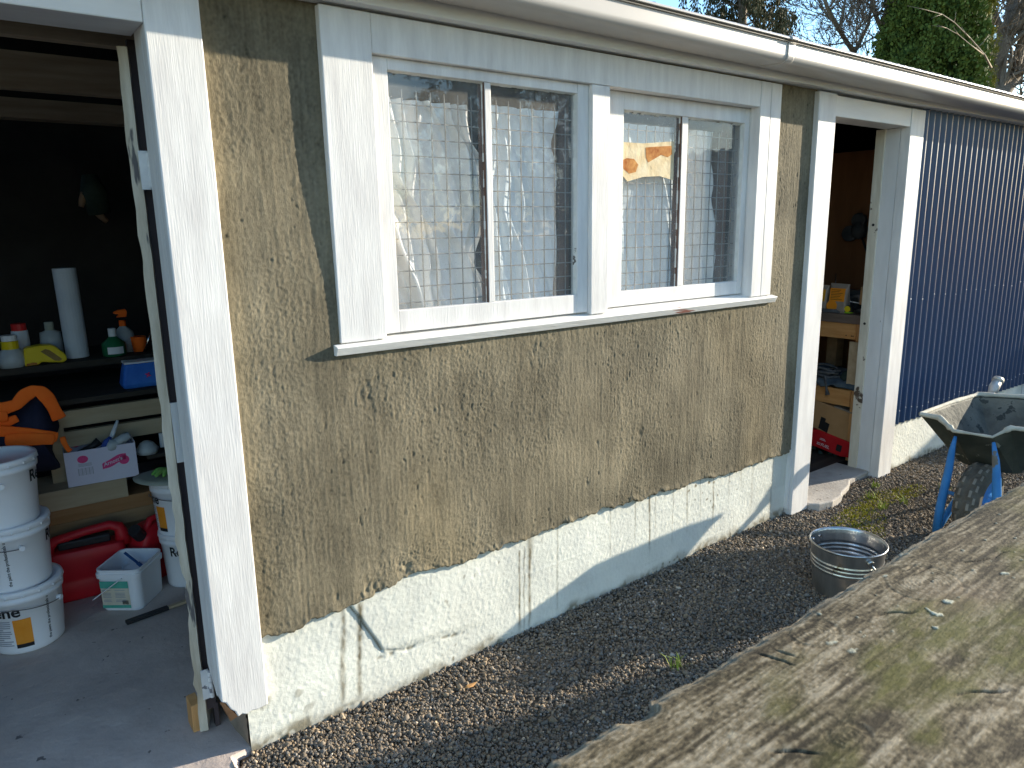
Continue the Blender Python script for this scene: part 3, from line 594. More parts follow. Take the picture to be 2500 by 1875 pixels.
# ---- navy corrugated cladding
cx0, cx1 = 4.455, 6.62; pitch = 0.0762; ncx = int((cx1 - cx0) / 0.0045); zc_ = np.array([-1.235, -0.95, -0.3, 0.2, 0.70])
Xc = np.linspace(cx0, cx1, ncx); wv = np.sin(Xc / pitch * 2 * math.pi); wv = np.sign(wv) * np.abs(wv) ** 0.85
XX, ZZ = np.meshgrid(Xc, zc_); bow = 0.004 * n1(XX, 1.1, 40)
ZZ = ZZ + np.where(ZZ < -1.2, -0.018 * (XX - 4.455), 0); YYc = 0.018 - 0.0085 * wv[None] + bow
cl = arr_mesh("cladding", np.stack([XX, YYc, ZZ], -1).reshape(-1, 3), grid_faces(len(zc_), ncx), M['clad'], shed)
scw0 = None
for k in range(28):
    xk = (math.floor(cx0 / pitch) + 1 + k + 0.25) * pitch
    if xk > cx1: break
    for zk in (-0.46 + 0.012 * math.sin(k * 2.1), -1.15 - 0.018 * (xk - cx0) + 0.012 * math.sin(k * 1.3)):
        if k % 2 and zk > -1: continue
        if scw0 is None:
            mb = MB(); mb.tube([(0, 0, 0), (0, -0.003, 0), (0, -0.004, 0)], [0.0045, 0.004, 0.001], 8); scw0 = link("screw_head", mb, M['screw'], cl); q = scw0
        else:
            q = scw0.copy(); COL.objects.link(q)
        q.location = (xk, 0.0085, zk)

# ---- interior shell
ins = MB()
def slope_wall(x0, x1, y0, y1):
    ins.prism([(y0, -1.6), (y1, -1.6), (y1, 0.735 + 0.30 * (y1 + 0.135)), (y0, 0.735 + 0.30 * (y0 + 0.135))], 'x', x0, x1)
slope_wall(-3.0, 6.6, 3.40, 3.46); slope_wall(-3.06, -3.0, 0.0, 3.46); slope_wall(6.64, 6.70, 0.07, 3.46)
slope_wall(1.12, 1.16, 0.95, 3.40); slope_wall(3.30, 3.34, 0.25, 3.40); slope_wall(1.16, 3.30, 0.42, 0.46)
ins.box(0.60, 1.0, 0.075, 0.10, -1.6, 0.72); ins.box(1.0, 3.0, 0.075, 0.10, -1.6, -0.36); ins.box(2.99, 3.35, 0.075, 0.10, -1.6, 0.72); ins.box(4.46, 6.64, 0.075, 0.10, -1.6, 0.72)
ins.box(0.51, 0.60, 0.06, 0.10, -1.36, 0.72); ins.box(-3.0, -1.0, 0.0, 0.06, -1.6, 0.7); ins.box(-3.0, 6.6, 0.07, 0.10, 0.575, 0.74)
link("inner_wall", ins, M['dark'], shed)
for yv, zv, hh in ((0.62, 0.605, 0.07), (1.25, 0.585, 0.13)):
    link("rafter", MB().box(-2.9, 1.1, yv, yv + 0.05, zv - hh / 2, zv + hh / 2), M['rafter'], shed)
link("rafter", MB().box(-2.9, 1.1, 2.0, 2.10, 0.515, 0.60), M['rafter'], shed)
link("partition", MB().box(5.03, 5.05, 0.10, 3.4, -1.5, 0.475), M['ply'], shed)
exec_later = True

# ================================================================ LETTERING
DG = None
def text_polys(body, size, bold=0.0, slant=0.0):
    cu = bpy.data.curves.new("lettering_curve", 'FONT'); cu.body = body; cu.size = size; cu.offset = bold; cu.shear = slant; cu.resolution_u = 3
    o = bpy.data.objects.new("lettering_curve", cu); COL.objects.link(o)
    bpy.context.view_layer.update(); dg = bpy.context.evaluated_depsgraph_get()
    me = bpy.data.meshes.new_from_object(o.evaluated_get(dg))
    b = bmesh.new(); b.from_mesh(me)
    bmesh.ops.triangulate(b, faces=b.faces); bmesh.ops.subdivide_edges(b, edges=[e for e in b.edges if e.calc_length() > size * 0.5], cuts=2); bmesh.ops.triangulate(b, faces=b.faces)
    b.to_mesh(me); b.free()
    vs = [tuple(v.co) for v in me.vertices]; fs = [tuple(p.vertices) for p in me.polygons]
    bpy.data.objects.remove(o); bpy.data.curves.remove(cu); bpy.data.meshes.remove(me)
    return vs, fs
def lettering(name, items, fn, m, parent):
    """items: (body, size, x, y, rotation, bold); fn maps flat (x,y) to a point"""
    mb = MB()
    for body, size, x, y, rot, bold, sl in items:
        vs, fs = text_polys(body, size, bold, sl); c, s = math.cos(rot), math.sin(rot)
        mb.add([fn(x + vx * c - vy * s, y + vx * s + vy * c) for vx, vy, _ in vs], fs)
    return link(name, mb, m, parent)
def patch(fn, x0, x1, y0, y1, nx=10, ny=3, mb=None):
    mb = mb or MB(); o = len(mb.v)
    for j in range(ny + 1):
        for i in range(nx + 1): mb.v.append(fn(x0 + (x1 - x0) * i / nx, y0 + (y1 - y0) * j / ny))
    for j in range(ny):
        for i in range(nx): mb.f.append((o + j * (nx + 1) + i, o + j * (nx + 1) + i + 1, o + (j + 1) * (nx + 1) + i + 1, o + (j + 1) * (nx + 1) + i)); mb.m.append(0)
    return mb

# ================================================================ PAINT PAILS
def make_pail(label, group, slogan=True):
    p = empty("paint_pail", label, "pail", group=group)
    Rb, Rt, H = 0.121, 0.136, 0.262
    body = MB(); body.lathe([(0.0, 0.0), (Rb - 0.006, 0.0), (Rb, 0.006), (Rb + 0.0007, 0.02), (Rt - 0.002, H - 0.052), (Rt + 0.004, H - 0.050), (Rt + 0.005, H - 0.034), (Rt + 0.001, H - 0.031), (Rt + 0.001, H - 0.018), (Rt - 0.004, H - 0.018)], 64)
    b = link("pail_body", body, M['pail'], p, smooth=True); b.data.materials[0] = M['pail']
    lid = MB(); lid.lathe([(0, H - 0.012), (Rt - 0.018, H - 0.012), (Rt - 0.012, H - 0.002), (Rt - 0.004, H), (Rt + 0.006, H - 0.001), (Rt + 0.008, H - 0.006), (Rt + 0.007, H - 0.022), (Rt + 0.004, H - 0.024)], 64)
    for k in range(16):
        a = 2 * math.pi * k / 16; lid.box(-0.004, 0.004, -0.0015, 0.003, H - 0.024, H - 0.014)
        for q in range(len(lid.v) - 8, len(lid.v)):
            x, y, z = lid.v[q]; y -= Rt + 0.0075; lid.v[q] = (x * math.cos(a) - y * math.sin(a), x * math.sin(a) + y * math.cos(a), z)
    link("lid", lid, M['pail'], p, smooth=True)
    def cyl(x, z, e=0.0009):
        R = Rb + 0.0007 + (Rt - 0.002 - Rb) * (z - 0.02) / (H - 0.072) + e; t = x / 0.129; return (R * math.sin(t), -R * math.cos(t), z)
    hb = MB(); aE = 0.95; Rh = Rt + 0.010
    pts = []
    for k in range(25):
        t = k / 24; th = aE - t * (2 * aE + 0.35); pts.append((Rh * math.sin(th), -Rh * math.cos(th) - 0.004 * math.sin(math.pi * t), H - 0.085 + 0.05 * (abs(t - 0.0)) ** 1.4 if t < .55 else H - 0.085 + 0.05 * (abs(.55)) ** 1.4 - (t - .55) * 0.04))
    hb.tube(pts, 0.0018, 6)
    link("handle", hb, M['wire'], p, smooth=True)
    em = MB()
    for th in (aE,):
        c = Vector((math.sin(th), -math.cos(th), 0)); em.tube([c * (Rt - 0.002) + Vector((0, 0, H - 0.085)), c * (Rt + 0.014) + Vector((0, 0, H - 0.085))], 0.010, 12)
    link("handle_ear", em, M['pail'], p)
    # print: the big word on two faces, orange panel under it, the slogan running up the side
    for xk in (-0.198, 0.225): lettering("brand_lettering", [("Resene", 0.062, xk, 0.162, 0, 0.0016, 0)], cyl, M['ink'], p)
    if slogan: lettering("slogan_lettering", [("the paint the professionals use", 0.0158, 0.078, 0.030, math.pi / 2, 0.0003, 0)], cyl, M['ink'], p)
    om = patch(cyl, -0.047, 0.012, 0.036, 0.148); op = link("orange_label", om, M['orange'], p)
    bm_ = patch(lambda x, z: cyl(x, z, 0.0012), -0.047, 0.012, 0.028, 0.044, 10, 1)
    link("label_band", bm_, M['ink'], op)
    gm = MB()
    for k in range(13):
        z = 0.142 - k * 0.0085; patch(cyl, -0.118, -0.052 - 0.012 * random.random() - (0.03 if k % 5 == 4 else 0), z, z + 0.0042, 6, 1, gm)
    link("small_print", gm, M['greyink'], p)
    return p
FL = -1.572
PC = (0.0, 1.205)
stackL = "white paint pails stacked on the left"
p1 = make_pail("bottom pail of the three-high stack, large black lettering over an orange label", stackL)
p1.location = (PC[0], PC[1], FL + 0.001)
p2 = copy_tree(p1); p2["label"] = "middle pail of the three-high stack, a single black capital letter at its right edge"
p2.location = (PC[0] - 0.012, PC[1] + 0.005, FL + 0.2520); p2.rotation_euler.z = rad(-41)
p3 = copy_tree(p1); p3["label"] = "topmost pail of the three-high stack with its pale lid showing beside the orange jacket"
p3.location = (PC[0] - 0.022, PC[1], FL + 0.5035); p3.rotation_euler.z = rad(-49)
gR = "white paint pails stacked behind the ajar door"
p4 = copy_tree(p1); p4["label"] = "lower pail of the pair standing behind the ajar door edge"; p4["group"] = gR
p4.scale = (0.80, 0.80, 0.98); p4.location = (0.640, 1.345, FL + 0.001); p4.rotation_euler.z = rad(34)
p5 = make_pail("upper pail of the pair behind the door edge, carrying the green gloves", gR, False)
p5.scale = (0.80, 0.80, 0.98); p5.location = (0.628, 1.35, FL + 0.2475); p5.rotation_euler.z = rad(-52)
# small sticker on the topmost lid
st = link("lid_label", MB().add([(-0.10, -0.075, 0), (-0.035, -0.10, 0), (-0.02, -0.05, 0), (-0.085, -0.028, 0)], [(0, 1, 2, 3)]), M['teal'], p3); st.location = (0.02, 0.0, 0.2515); st.rotation_euler.z = rad(20)
# emblem ring on the upper right-hand pail
em = MB(); R5 = 0.1335
def c5(x, z): t = x / 0.129; return (R5 * math.sin(t), -R5 * math.cos(t), z)
for r0, r1 in ((0.020, 0.0225), (0.013, 0.0145), (0.0, 0.008)):
    o = len(em.v); n = 28
    for k in range(n):
        a = 2 * math.pi * k / n
        em.v.append(c5(0.088 + r0 * math.cos(a), 0.150 + r0 * math.sin(a))); em.v.append(c5(0.088 + r1 * math.cos(a), 0.150 + r1 * math.sin(a)))
    for k in range(n):
        k2 = (k + 1) % n; em.f.append((o + 2 * k, o + 2 * k + 1, o + 2 * k2 + 1, o + 2 * k2)); em.m.append(0)
link("emblem", em, M['ink'], p5)
# peaked cap + green gloves on the upper right pail
zt5 = FL + 0.2475 + 0.262 * 0.98 + 0.001
cap = MB(); cap.lathe([(0.135, 0.002), (0.137, 0.008), (0.11, 0.016), (0.06, 0.018), (0.0, 0.018)], 36)
cap.v = [(x * (1.25 if x < 0 else 1.0), y, z + (0.012 * (x / 0.137) ** 2 if x < 0 else 0)) for x, y, z in cap.v]
tag(link("bowl_lid", cap, M['greycap'], loc=(0.625, 1.34, zt5), smooth=True), "grey green upturned lid with a lip on top of the paint pails", "lid")
gl_ = MB()
for k in range(4):
    a = rad(200 + k * 22); L = 0.085 + 0.012 * (k in (1, 2))
    gl_.tube([(0, 0, 0.0), (0.03 * math.cos(a), 0.03 * math.sin(a), 0.026), (0.65 * L * math.cos(a), 0.65 * L * math.sin(a), 0.030), (L * math.cos(a), L * math.sin(a), 0.012)], [0.016, 0.015, 0.013, 0.008], 8)
gl_.tube([(0.0, 0.0, 0.008), (0.05, 0.03, 0.03), (0.09, 0.05, 0.012)], [0.02, 0.034, 0.03], 10); gl_.tube([(0.0, -0.01, 0.01), (0.02, -0.05, 0.03), (0.012, -0.085, 0.012)], [0.016, 0.014, 0.009], 8)
tag(link("work_glove", gl_, M['glove'], loc=(0.598, 1.315, zt5 + 0.028), smooth=True, sub=1), "crumpled green work glove on top of the paint pails", "glove")

# ================================================================ SQUARE TUB
def rrect(hx, hy, r, n=6):
    out = []
    for cx, cy, a0 in ((hx - r, hy - r, 0), (-hx + r, hy - r, 90), (-hx + r, -hy + r, 180), (hx - r, -hy + r, 270)):
        for k in range(n + 1):
            a = rad(a0 + 90 * k / n); out.append((cx + r * math.cos(a), cy + r * math.sin(a)))
    return out
def rloft(mb, secs, cap0=True, cap1=False):
    o = len(mb.v); n = len(secs[0])
    for s in secs: mb.v += s
    for i in range(len(secs) - 1):
        for k in range(n):
            k2 = (k + 1) % n; mb.f.append((o + i * n + k, o + i * n + k2, o + (i + 1) * n + k2, o + (i + 1) * n + k)); mb.m.append(0)
    if cap0: mb.f.append(tuple(o + k for k in range(n - 1, -1, -1))); mb.m.append(0)
    if cap1: mb.f.append(tuple(o + (len(secs) - 1) * n + k for k in range(n))); mb.m.append(0)
tub = empty("square_tub", "open square white tub with green and beige label on the concrete floor", "tub", (0.392, 1.292, FL + 0.001))
tub.rotation_euler.z = rad(-38)
t_ = MB(); sx, sy = 0.090, 0.106
def sec(k, z, d=0.0): return [(x, y, z) for x, y in rrect(sx * k + d, sy * k + d, 0.03)]
rloft(t_, [sec(0.93, 0.0), sec(0.95, 0.006), sec(1.0, 0.150), sec(1.0, 0.151, 0.006), sec(1.0, 0.172, 0.007), sec(1.0, 0.174, 0.003), sec(1.0, 0.178, 0.003), sec(1.0, 0.190, 0.004), sec(1.0, 0.1905, 0.0), sec(0.985, 0.188, -0.002), sec(0.93, 0.01, -0.003)], True, True)
link("tub_body", t_, M['pail'], tub, smooth=False, bevel=0.0015)
lb = MB().add([(-0.075, -0.1045, 0.018), (0.045, -0.1045, 0.018), (0.045, -0.1078, 0.138), (-0.075, -0.1078, 0.138)], [(0, 1, 2, 3)])
lab = link("label", lb, M['beige'], tub)
for z0, z1 in ((0.016, 0.030), (0.108, 0.140)):
    tb = MB()
    y0 = -0.1052 - 0.0034 * (z0 - .018) / .12 - 0.0006; y1 = -0.1052 - 0.0034 * (z1 - .018) / .12 - 0.0006
    tb.add([(-0.0755, y0, z0), (0.0455, y0, z0), (0.0455, y1, z1), (-0.0755, y1, z1)], [(0, 1, 2, 3)])
    link("label_band", tb, M['teal'], lab)
lp = MB()
for k in range(9):
    z = 0.098 - k * 0.0065
    for xa, xb in ((-0.068, -0.025), (-0.015, 0.035)):
        y = -0.1054 - 0.0034 * (z - .018) / .12 - 0.0008
        if (k * 7 + int(xa * 100)) % 5 != 1: lp.add([(xa, y, z), (xb - 0.01 * random.random(), y, z), (xb - 0.01, y, z + 0.0025), (xa, y, z + 0.0025)], [(0, 1, 2, 3)])
link("small_print", lp, M['greyink'], lab)
bc = MB()
for k in range(8): bc.add([(0.012 + k * 0.0033, -0.1068, 0.034), (0.012 + k * 0.0033 + 0.0018, -0.1068, 0.034), (0.012 + k * 0.0033 + 0.0018, -0.1074, 0.052), (0.012 + k * 0.0033, -0.1074, 0.052)], [(0, 1, 2, 3)])
link("barcode", bc, M['ink'], lab)
hd = MB(); hd.beam((0.03, -0.121, 0.160), (-0.098, -0.130, 0.068), 0.004, 0.013, (0, 1, 0)); link("handle", hd, M['pail'], tub, bevel=0.002)
cup = MB(); cup.lathe([(0.0, 0.0), (0.03, 0.0), (0.042, 0.02), (0.045, 0.045), (0.043, 0.045), (0.038, 0.018), (0.0, 0.006)], 24)
tag(link("mixing_cup", cup, M['pail'], loc=(0.408, 1.305, FL + 0.10), smooth=True), "small round white cup inside the square tub", "cup")
br = MB(); br.beam((0, 0, 0), (0.03, -0.03, -0.035), 0.018, 0.008); br.beam((-0.04, 0.04, 0.045), (0, 0, 0), 0.012, 0.007)
tag(link("paint_brush", br, mat('dark_blue_handle', (0.03, 0.09, 0.25), (0.05, 0.14, 0.33), 20), loc=(0.425, 1.315, FL + 0.155), bevel=0.002), "blue handled brush leaning inside the square tub", "brush")

# ================================================================ FUEL CANS
can = empty("fuel_can", "large red fuel can with long black slot under its handle, left of the square tub", "fuel can", (0.255, 1.487, FL + 0.001))
cb = MB(); hw, hd_, hz = 0.152, 0.058, 0.215
def csec(k, kd, z): return [(x, y, z) for x, y in rrect(hw * k, hd_ * kd, 0.03)]
rloft(cb, [csec(0.95, 0.92, 0), csec(1, 1, 0.015), csec(1.0, 1.0, 0.08), csec(0.985, 0.97, 0.085), csec(0.985, 0.97, 0.105), csec(1, 1, 0.11), csec(1.0, 1.0, 0.19), csec(0.98, 0.9, 0.225)], True, True)
b_ = link("can_body", cb, M['redcan'], can, smooth=True, bevel=0.004)
hh = MB(); hh.tube([(-0.145, 0, 0.19), (-0.140, 0, 0.245), (-0.11, 0, 0.272), (0.0, 0, 0.288), (0.10, 0, 0.296), (0.135, 0, 0.280), (0.145, 0, 0.245), (0.145, 0, 0.20)], [0.03, 0.026, 0.020, 0.019, 0.020, 0.024, 0.03, 0.034], 12)
link("handle", hh, M['redcan'], can, smooth=True)
link("slot", MB().box(-0.105, 0.098, -0.02, 0.03, 0.2255, 0.262), M['black'], can, bevel=0.008)
can.rotation_euler.z = rad(-4)
can2 = empty("fuel_can", "smaller red fuel can with a black cap behind the square tub", "fuel can", (0.520, 1.495, FL + 0.001)); can2.rotation_euler.z = rad(28)
c2 = MB()
def c2s(hx, hy, z, dx=0): return [(x + dx, y, z) for x, y in rrect(hx, hy, 0.03)]
rloft(c2, [c2s(0.09, 0.06, 0), c2s(0.10, 0.066, 0.02), c2s(0.10, 0.066, 0.17), c2s(0.085, 0.07, 0.225, 0.005), c2s(0.06, 0.04, 0.262, 0.015)], True, True)
link("can_body", c2, M['redcan'], can2, smooth=True, bevel=0.004)
h2 = MB(); h2.tube([(-0.06, -0.03, 0.225), (-0.02, -0.03, 0.285), (0.05, -0.03, 0.29), (0.095, -0.03, 0.24), (0.105, -0.03, 0.15)], [0.016, 0.015, 0.015, 0.016, 0.018], 10); link("handle", h2, M['redcan'], can2, smooth=True)
k2 = MB(); k2.tube([(-0.075, -0.03, 0.225), (-0.115, -0.045, 0.275)], 0.028, 16); link("cap", k2, M['black'], can2, bevel=0.003)

# ================================================================ PLANK PILE, RACK BOARDS, BOX
plk = "sawn timbers piled behind the pails"
def plank(x0, x1, y0, y1, z0, z1, m, label):
    return tag(link("plank", MB().box(x0, x1, y0, y1, z0, z1), m, bevel=0.003), label, "plank", plk)
plank(-0.6, 0.98, 1.590, 1.80, FL + 0.002, -1.535, M['plankgrey'], "lowest grey brown plank of the timber pile, on the concrete behind the square tub")
plank(-0.6, 0.99, 1.603, 1.80, -1.488, -1.40, M['plank'], "second plank from the floor in the timber pile behind the red cans")
plank(-0.6, 0.97, 1.592, 1.80, -1.398, -1.318, M['plank'], "third plank from the floor in the timber pile, level with the black fuel cap")
plank(-0.6, 1.00, 1.562, 1.80, -1.316, -1.250, M['plank'], "reddish plank right above the large red fuel can")
plank(-0.6, 1.00, 1.553, 1.80, -1.248, -1.182, mat('orange_brown_plank', (0.30, 0.15, 0.06), (0.40, 0.22, 0.10), 5, (0.5, 5, 5), 0.8), "orange brown plank second from the top of the timber pile")
plank(-0.6, 0.455, 1.535, 1.80, -1.180, -1.090, M['planklight'], "short pale plank directly under the white cardboard box")
rack = empty("slatted_rack", "rack of two pale horizontal slats behind the white cardboard box", "rack", (0.4, 1.70, FL))
for z0, z1, mm in ((-0.848, -0.772, M['planklight']), (-0.940, -0.868, M['planklight'])):
    link("slat", MB().box(-0.9, 0.60, -0.03, 0.0, z0 - FL, z1 - FL), mm, rack, bevel=0.002)
link("post", MB().box(-0.22, -0.15, -0.045, -0.031, 0.47, 0.80), M['planklight'], rack)
link("post", MB().box(0.50, 0.58, 0.0005, 0.05, 0.0, 0.80), M['darkboard'], rack)
link("post", MB().box(-0.88, -0.80, 0.0005, 0.05, 0.0, 0.80), M['darkboard'], rack)
box = empty("cardboard_box", "open white cardboard box with pink printed logo, filled with brushes", "box", (0.372, 1.625, -1.0895)); box.rotation_euler.z = rad(-3)
bw, bd, bh = 0.140, 0.085, 0.158
bx = MB(); bx.box(-bw, bw, -bd, bd, 0, 0.003); bx.box(-bw, bw, -bd, -bd + 0.003, 0.003, bh); bx.box(-bw, bw, bd - 0.003, bd, 0.003, bh + 0.03); bx.box(-bw, -bw + 0.003, -bd + .003, bd - .003, 0.003, bh); bx.box(bw - 0.003, bw, -bd + .003, bd - .003, 0.003, bh + 0.005)
link("carton", bx, M['whitecard'], box)
F_ = lambda x, z: (x, -bd - 0.0008, z); F2 = lambda x, z: (x, -bd - 0.0014, z); F3 = lambda x, z: (x, bd - 0.0042, z)
sw = MB(); badge = MB(); badge2 = MB()
n = 24; o = 0
for k in range(n + 1):
    t = k / n; x = 0.0 + 0.098 * t; zc = 0.070 + 0.030 * t ** 0.7 - 0.004 * math.sin(t * 6); h_ = 0.013 + 0.005 * math.sin(t * 3.1)
    sw.v += [F_(x, zc - h_), F_(x, zc + h_)]
for k in range(n): sw.f.append((2 * k, 2 * k + 2, 2 * k + 3, 2 * k + 1)); sw.m.append(0)
o = len(sw.v); sw.v += [F_(0.088 + 0.021 * math.cos(a), 0.086 + 0.021 * math.sin(a)) for a in np.linspace(0, 2 * math.pi, 24, endpoint=False)]; sw.f.append(tuple(range(o, o + 24))); sw.m.append(0)
for bmb_, fn_, cx_, cz_, ry_ in ((badge, F_, -0.072, 0.118, 0.017), (badge2, F3, -0.088, 0.155, 0.02)):
    bmb_.v += [fn_(cx_ + 0.021 * math.cos(a), cz_ + ry_ * math.sin(a)) for a in np.linspace(0, 2 * math.pi, 24, endpoint=False)]; bmb_.f.append(tuple(range(24))); bmb_.m.append(0)
    link("pink_badge", bmb_, M['pink'], box)
lg = link("pink_logo", sw, M['pink'], box)
lettering("logo_lettering", [("Arnott's", 0.0235, 0.006, 0.069, 0.26, 0.0003, 0.25)], F2, M['whitecard'], lg)
bc = MB()
for k in range(13):
    xk = -0.095 + k * 0.0046; bc.add([F_(xk, 0.045), F_(xk + 0.0012 + 0.0016 * ((k * 7) % 3 == 0), 0.045), F_(xk + 0.0012 + 0.0016 * ((k * 7) % 3 == 0), 0.078), F_(xk, 0.078)], [(0, 1, 2, 3)])
for k in range(3): bc.add([F_(-0.092, 0.086 + k * 0.005), F_(-0.04, 0.086 + k * 0.005), F_(-0.04, 0.088 + k * 0.005), F_(-0.092, 0.088 + k * 0.005)], [(0, 1, 2, 3)])
link("barcode", bc, M['greyink'], box)
def tool(name, label, cat, pts, rs, m, loc, grp="tools heaped in the white cardboard box"):
    mb = MB(); mb.tube(pts, rs, 10); return tag(link(name, mb, m, loc=loc, smooth=True), label, cat, grp)
BZ = -1.0895 + 0.13
tool("putty_knife", "pale handled tool sticking up highest from the white cardboard box", "tool", [(0, 0, 0), (0.035, 0.01, 0.075), (0.06, 0.015, 0.125)], [0.012, 0.010, 0.006], M['whiteplastic'], (0.40, 1.59, BZ))
tool("caulk_tube", "dark blue tube leaning in the white cardboard box", "tube", [(0, 0, 0), (0.03, 0.0, 0.055), (0.045, 0, 0.075)], [0.017, 0.017, 0.006], mat('blue_tube', (0.02, 0.06, 0.26), (0.05, 0.1, 0.4), 20), (0.372, 1.56, BZ - 0.01))
tool("jar", "clear jar with a dark label lying at the right of the white box", "jar", [(0, 0, 0), (0.045, 0.0, 0.022), (0.055, 0, 0.026), (0.066, 0, 0.03)], [0.021, 0.022, 0.017, 0.018], M['greybottle'], (0.43, 1.575, BZ + 0.025))
tool("rag", "crumpled grey rag in the middle of the white cardboard box", "rag", [(0, 0, 0), (0.03, -0.02, 0.025), (0.06, 0.01, 0.012), (0.08, 0, 0.03)], [0.02, 0.028, 0.024, 0.012], M['greybottle'], (0.385, 1.57, BZ + 0.005))
tool("brush", "dark brush lying at the left inside the white cardboard box", "brush", [(0, 0, 0), (0.06, 0.0, 0.02), (0.09, 0, 0.04)], [0.01, 0.014, 0.02], M['black'], (0.285, 1.60, BZ + 0.005))
tag(link("clear_bag", MB().lathe([(0.0, 0.0), (0.045, 0.0), (0.05, 0.02), (0.03, 0.05), (0.012, 0.06), (0.0, 0.06)], 12), M['greybottle'], loc=(0.565, 1.60, -1.01), smooth=True), "murky clear bag of bits between the white box and the pails", "bag")
tag(link("white_tag", MB().box(-0.03, 0.03, -0.005, 0.005, 0, 0.07), M['whiteplastic'], loc=(0.655, 1.62, -1.0), bevel=0.002), "small white card standing behind the green gloves", "card")
tag(link("ledge_board", MB().box(0.555, 0.98, 1.56, 1.68, -1.03, -1.012), M['darkboard']), "dark ledge board behind the upper white pail", "board")

# ================================================================ ORANGE AND NAVY JACKET
def PY(pts, y): return [Y(u, v, y) for u, v in pts]
jk = empty("work_jacket", "orange and navy high visibility jacket heaped over the slatted rack", "jacket", (0.05, 1.53, -0.9))
def puff(poly_px, y, depth, n=14):
    """a padded cloth piece: outline in the plane y, swelling towards -y"""
    P = PY(poly_px, y); c = sum(P, Vector()) / len(P); mb = MB()
    m = len(P); mb.v = []
    for k in range(5):
        s = 1 - k * 0.22; off = depth * math.sin(min(1, k * 0.3) * math.pi / 2)
        for i, p in enumerate(P):
            q = c + (p - c) * s; w = 0.006 * math.sin(i * 2.3 + k * 1.7); mb.v.append((q.x - 0.0, q.y - off + w, q.z))
    for k in range(4):
        for i in range(m): mb.f.append((k * m + i, k * m + (i + 1) % m, (k + 1) * m + (i + 1) % m, (k + 1) * m + i)); mb.m.append(0)
    mb.f.append(tuple(4 * m + i for i in range(m))); mb.m.append(0)
    bk = len(mb.v); mb.v += [(p.x, p.y + 0.02, p.z) for p in P]
    for i in range(m): mb.f.append((bk + i, bk + (i + 1) % m, (i + 1) % m, i)); mb.m.append(0)
    mb.f.append(tuple(bk + m - 1 - i for i in range(m))); mb.m.append(0)
    mb.v = [(x - jk.location.x, yv - jk.location.y, z - jk.location.z) for x, yv, z in mb.v]; return mb
link("jacket_body", puff([(-60, 1012), (10, 1012), (52, 1004), (66, 972), (90, 950), (112, 966), (124, 990), (142, 1020), (150, 1040), (140, 1060), (120, 1100), (155, 1140), (150, 1150), (60, 1160), (-60, 1150)], 1.60, 0.10), M['navy'], jk, smooth=True, sub=1)
def band(px, y, w, sag=0.007):
    P = PY(px, y); mb = MB(); loc = jk.location; rings = 8
    Pn = []
    for i in range(len(P) - 1):
        for t in np.linspace(0, 1, 5, endpoint=False): Pn.append(P[i].lerp(P[i + 1], t))
    Pn.append(P[-1])
    for i, p in enumerate(Pn):
        d = (Pn[min(i + 1, len(Pn) - 1)] - Pn[max(i - 1, 0)]).normalized(); nrm = d.cross(Vector((0, 1, 0))).normalized()
        ww = w * (1.15 + 0.10 * math.sin(i * 0.5))
        for k in range(rings):
            a = 2 * math.pi * k / rings; q = p + nrm * (ww / 2 * math.cos(a)) + Vector((0, 1, 0)) * (sag * math.sin(a) ); mb.v.append(tuple(q - loc))
    for i in range(len(Pn) - 1):
        for k in range(rings): mb.f.append((i * rings + k, i * rings + (k + 1) % rings, (i + 1) * rings + (k + 1) % rings, (i + 1) * rings + k)); mb.m.append(0)
    mb.f.append(tuple(range(rings))); mb.f.append(tuple((len(Pn) - 1) * rings + rings - 1 - k for k in range(rings))); mb.m += [0, 0]
    return link("orange_band", mb, M['hivis'], jk, smooth=True, sub=1)
band([(-60, 1002), (8, 998), (40, 988), (60, 966), (80, 954), (100, 956), (118, 974), (133, 1000), (146, 1024)], 1.495, 0.050)
band([(-60, 1024), (0, 1018), (20, 1016)], 1.49, 0.045); band([(-60, 1038), (20, 1030), (44, 1020)], 1.50, 0.035)
band([(-60, 1050), (20, 1053), (70, 1056), (110, 1064), (142, 1068)], 1.485, 0.042); band([(10, 1075), (80, 1072), (135, 1072)], 1.475, 0.05)
band([(152, 1066), (156, 1080), (165, 1095), (172, 1102)], 1.49, 0.020, 0.006)

# ================================================================ BENCH AND BOTTLES IN THE LEFT ROOM
bench = empty("storage_bench", "dark bench along the back of the left room carrying bottles", "bench", (0.2, 1.9, FL))
bl = (0.2, 1.9, FL)
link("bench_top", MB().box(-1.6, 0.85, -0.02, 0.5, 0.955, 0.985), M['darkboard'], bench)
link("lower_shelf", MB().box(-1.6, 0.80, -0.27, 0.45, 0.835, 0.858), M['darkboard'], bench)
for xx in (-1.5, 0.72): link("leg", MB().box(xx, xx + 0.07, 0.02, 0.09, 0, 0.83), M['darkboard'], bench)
BT = FL + 0.9855
def bottle(name, label, u, prof, m, capm, cap, y=2.0, sx=1.0, base=BT):
    p = Y(u, 890, y); e_ = empty(name, label, "bottle", (p.x, y, base), "bottles on the dark bench")
    mb = MB(); mb.lathe(prof, 20); mb.v = [(x * sx, yy, z) for x, yy, z in mb.v]; link("bottle_body", mb, m, e_, smooth=True)
    cb_ = MB(); cb_.lathe([(cap[0], cap[1]), (cap[0], cap[1] + cap[2]), (0, cap[1] + cap[2])], 14); link("cap", cb_, capm, e_, bevel=0.002)
    return e_
bottle("spray_bottle", "squat clear bottle with yellow collar and white top, leftmost on the dark bench", 32, [(0, 0), (0.052, 0), (0.055, 0.03), (0.048, 0.07), (0.03, 0.085), (0.03, 0.115), (0, 0.116)], M['greybottle'], M['yellow'], (0.034, 0.083, 0.036), y=1.93)
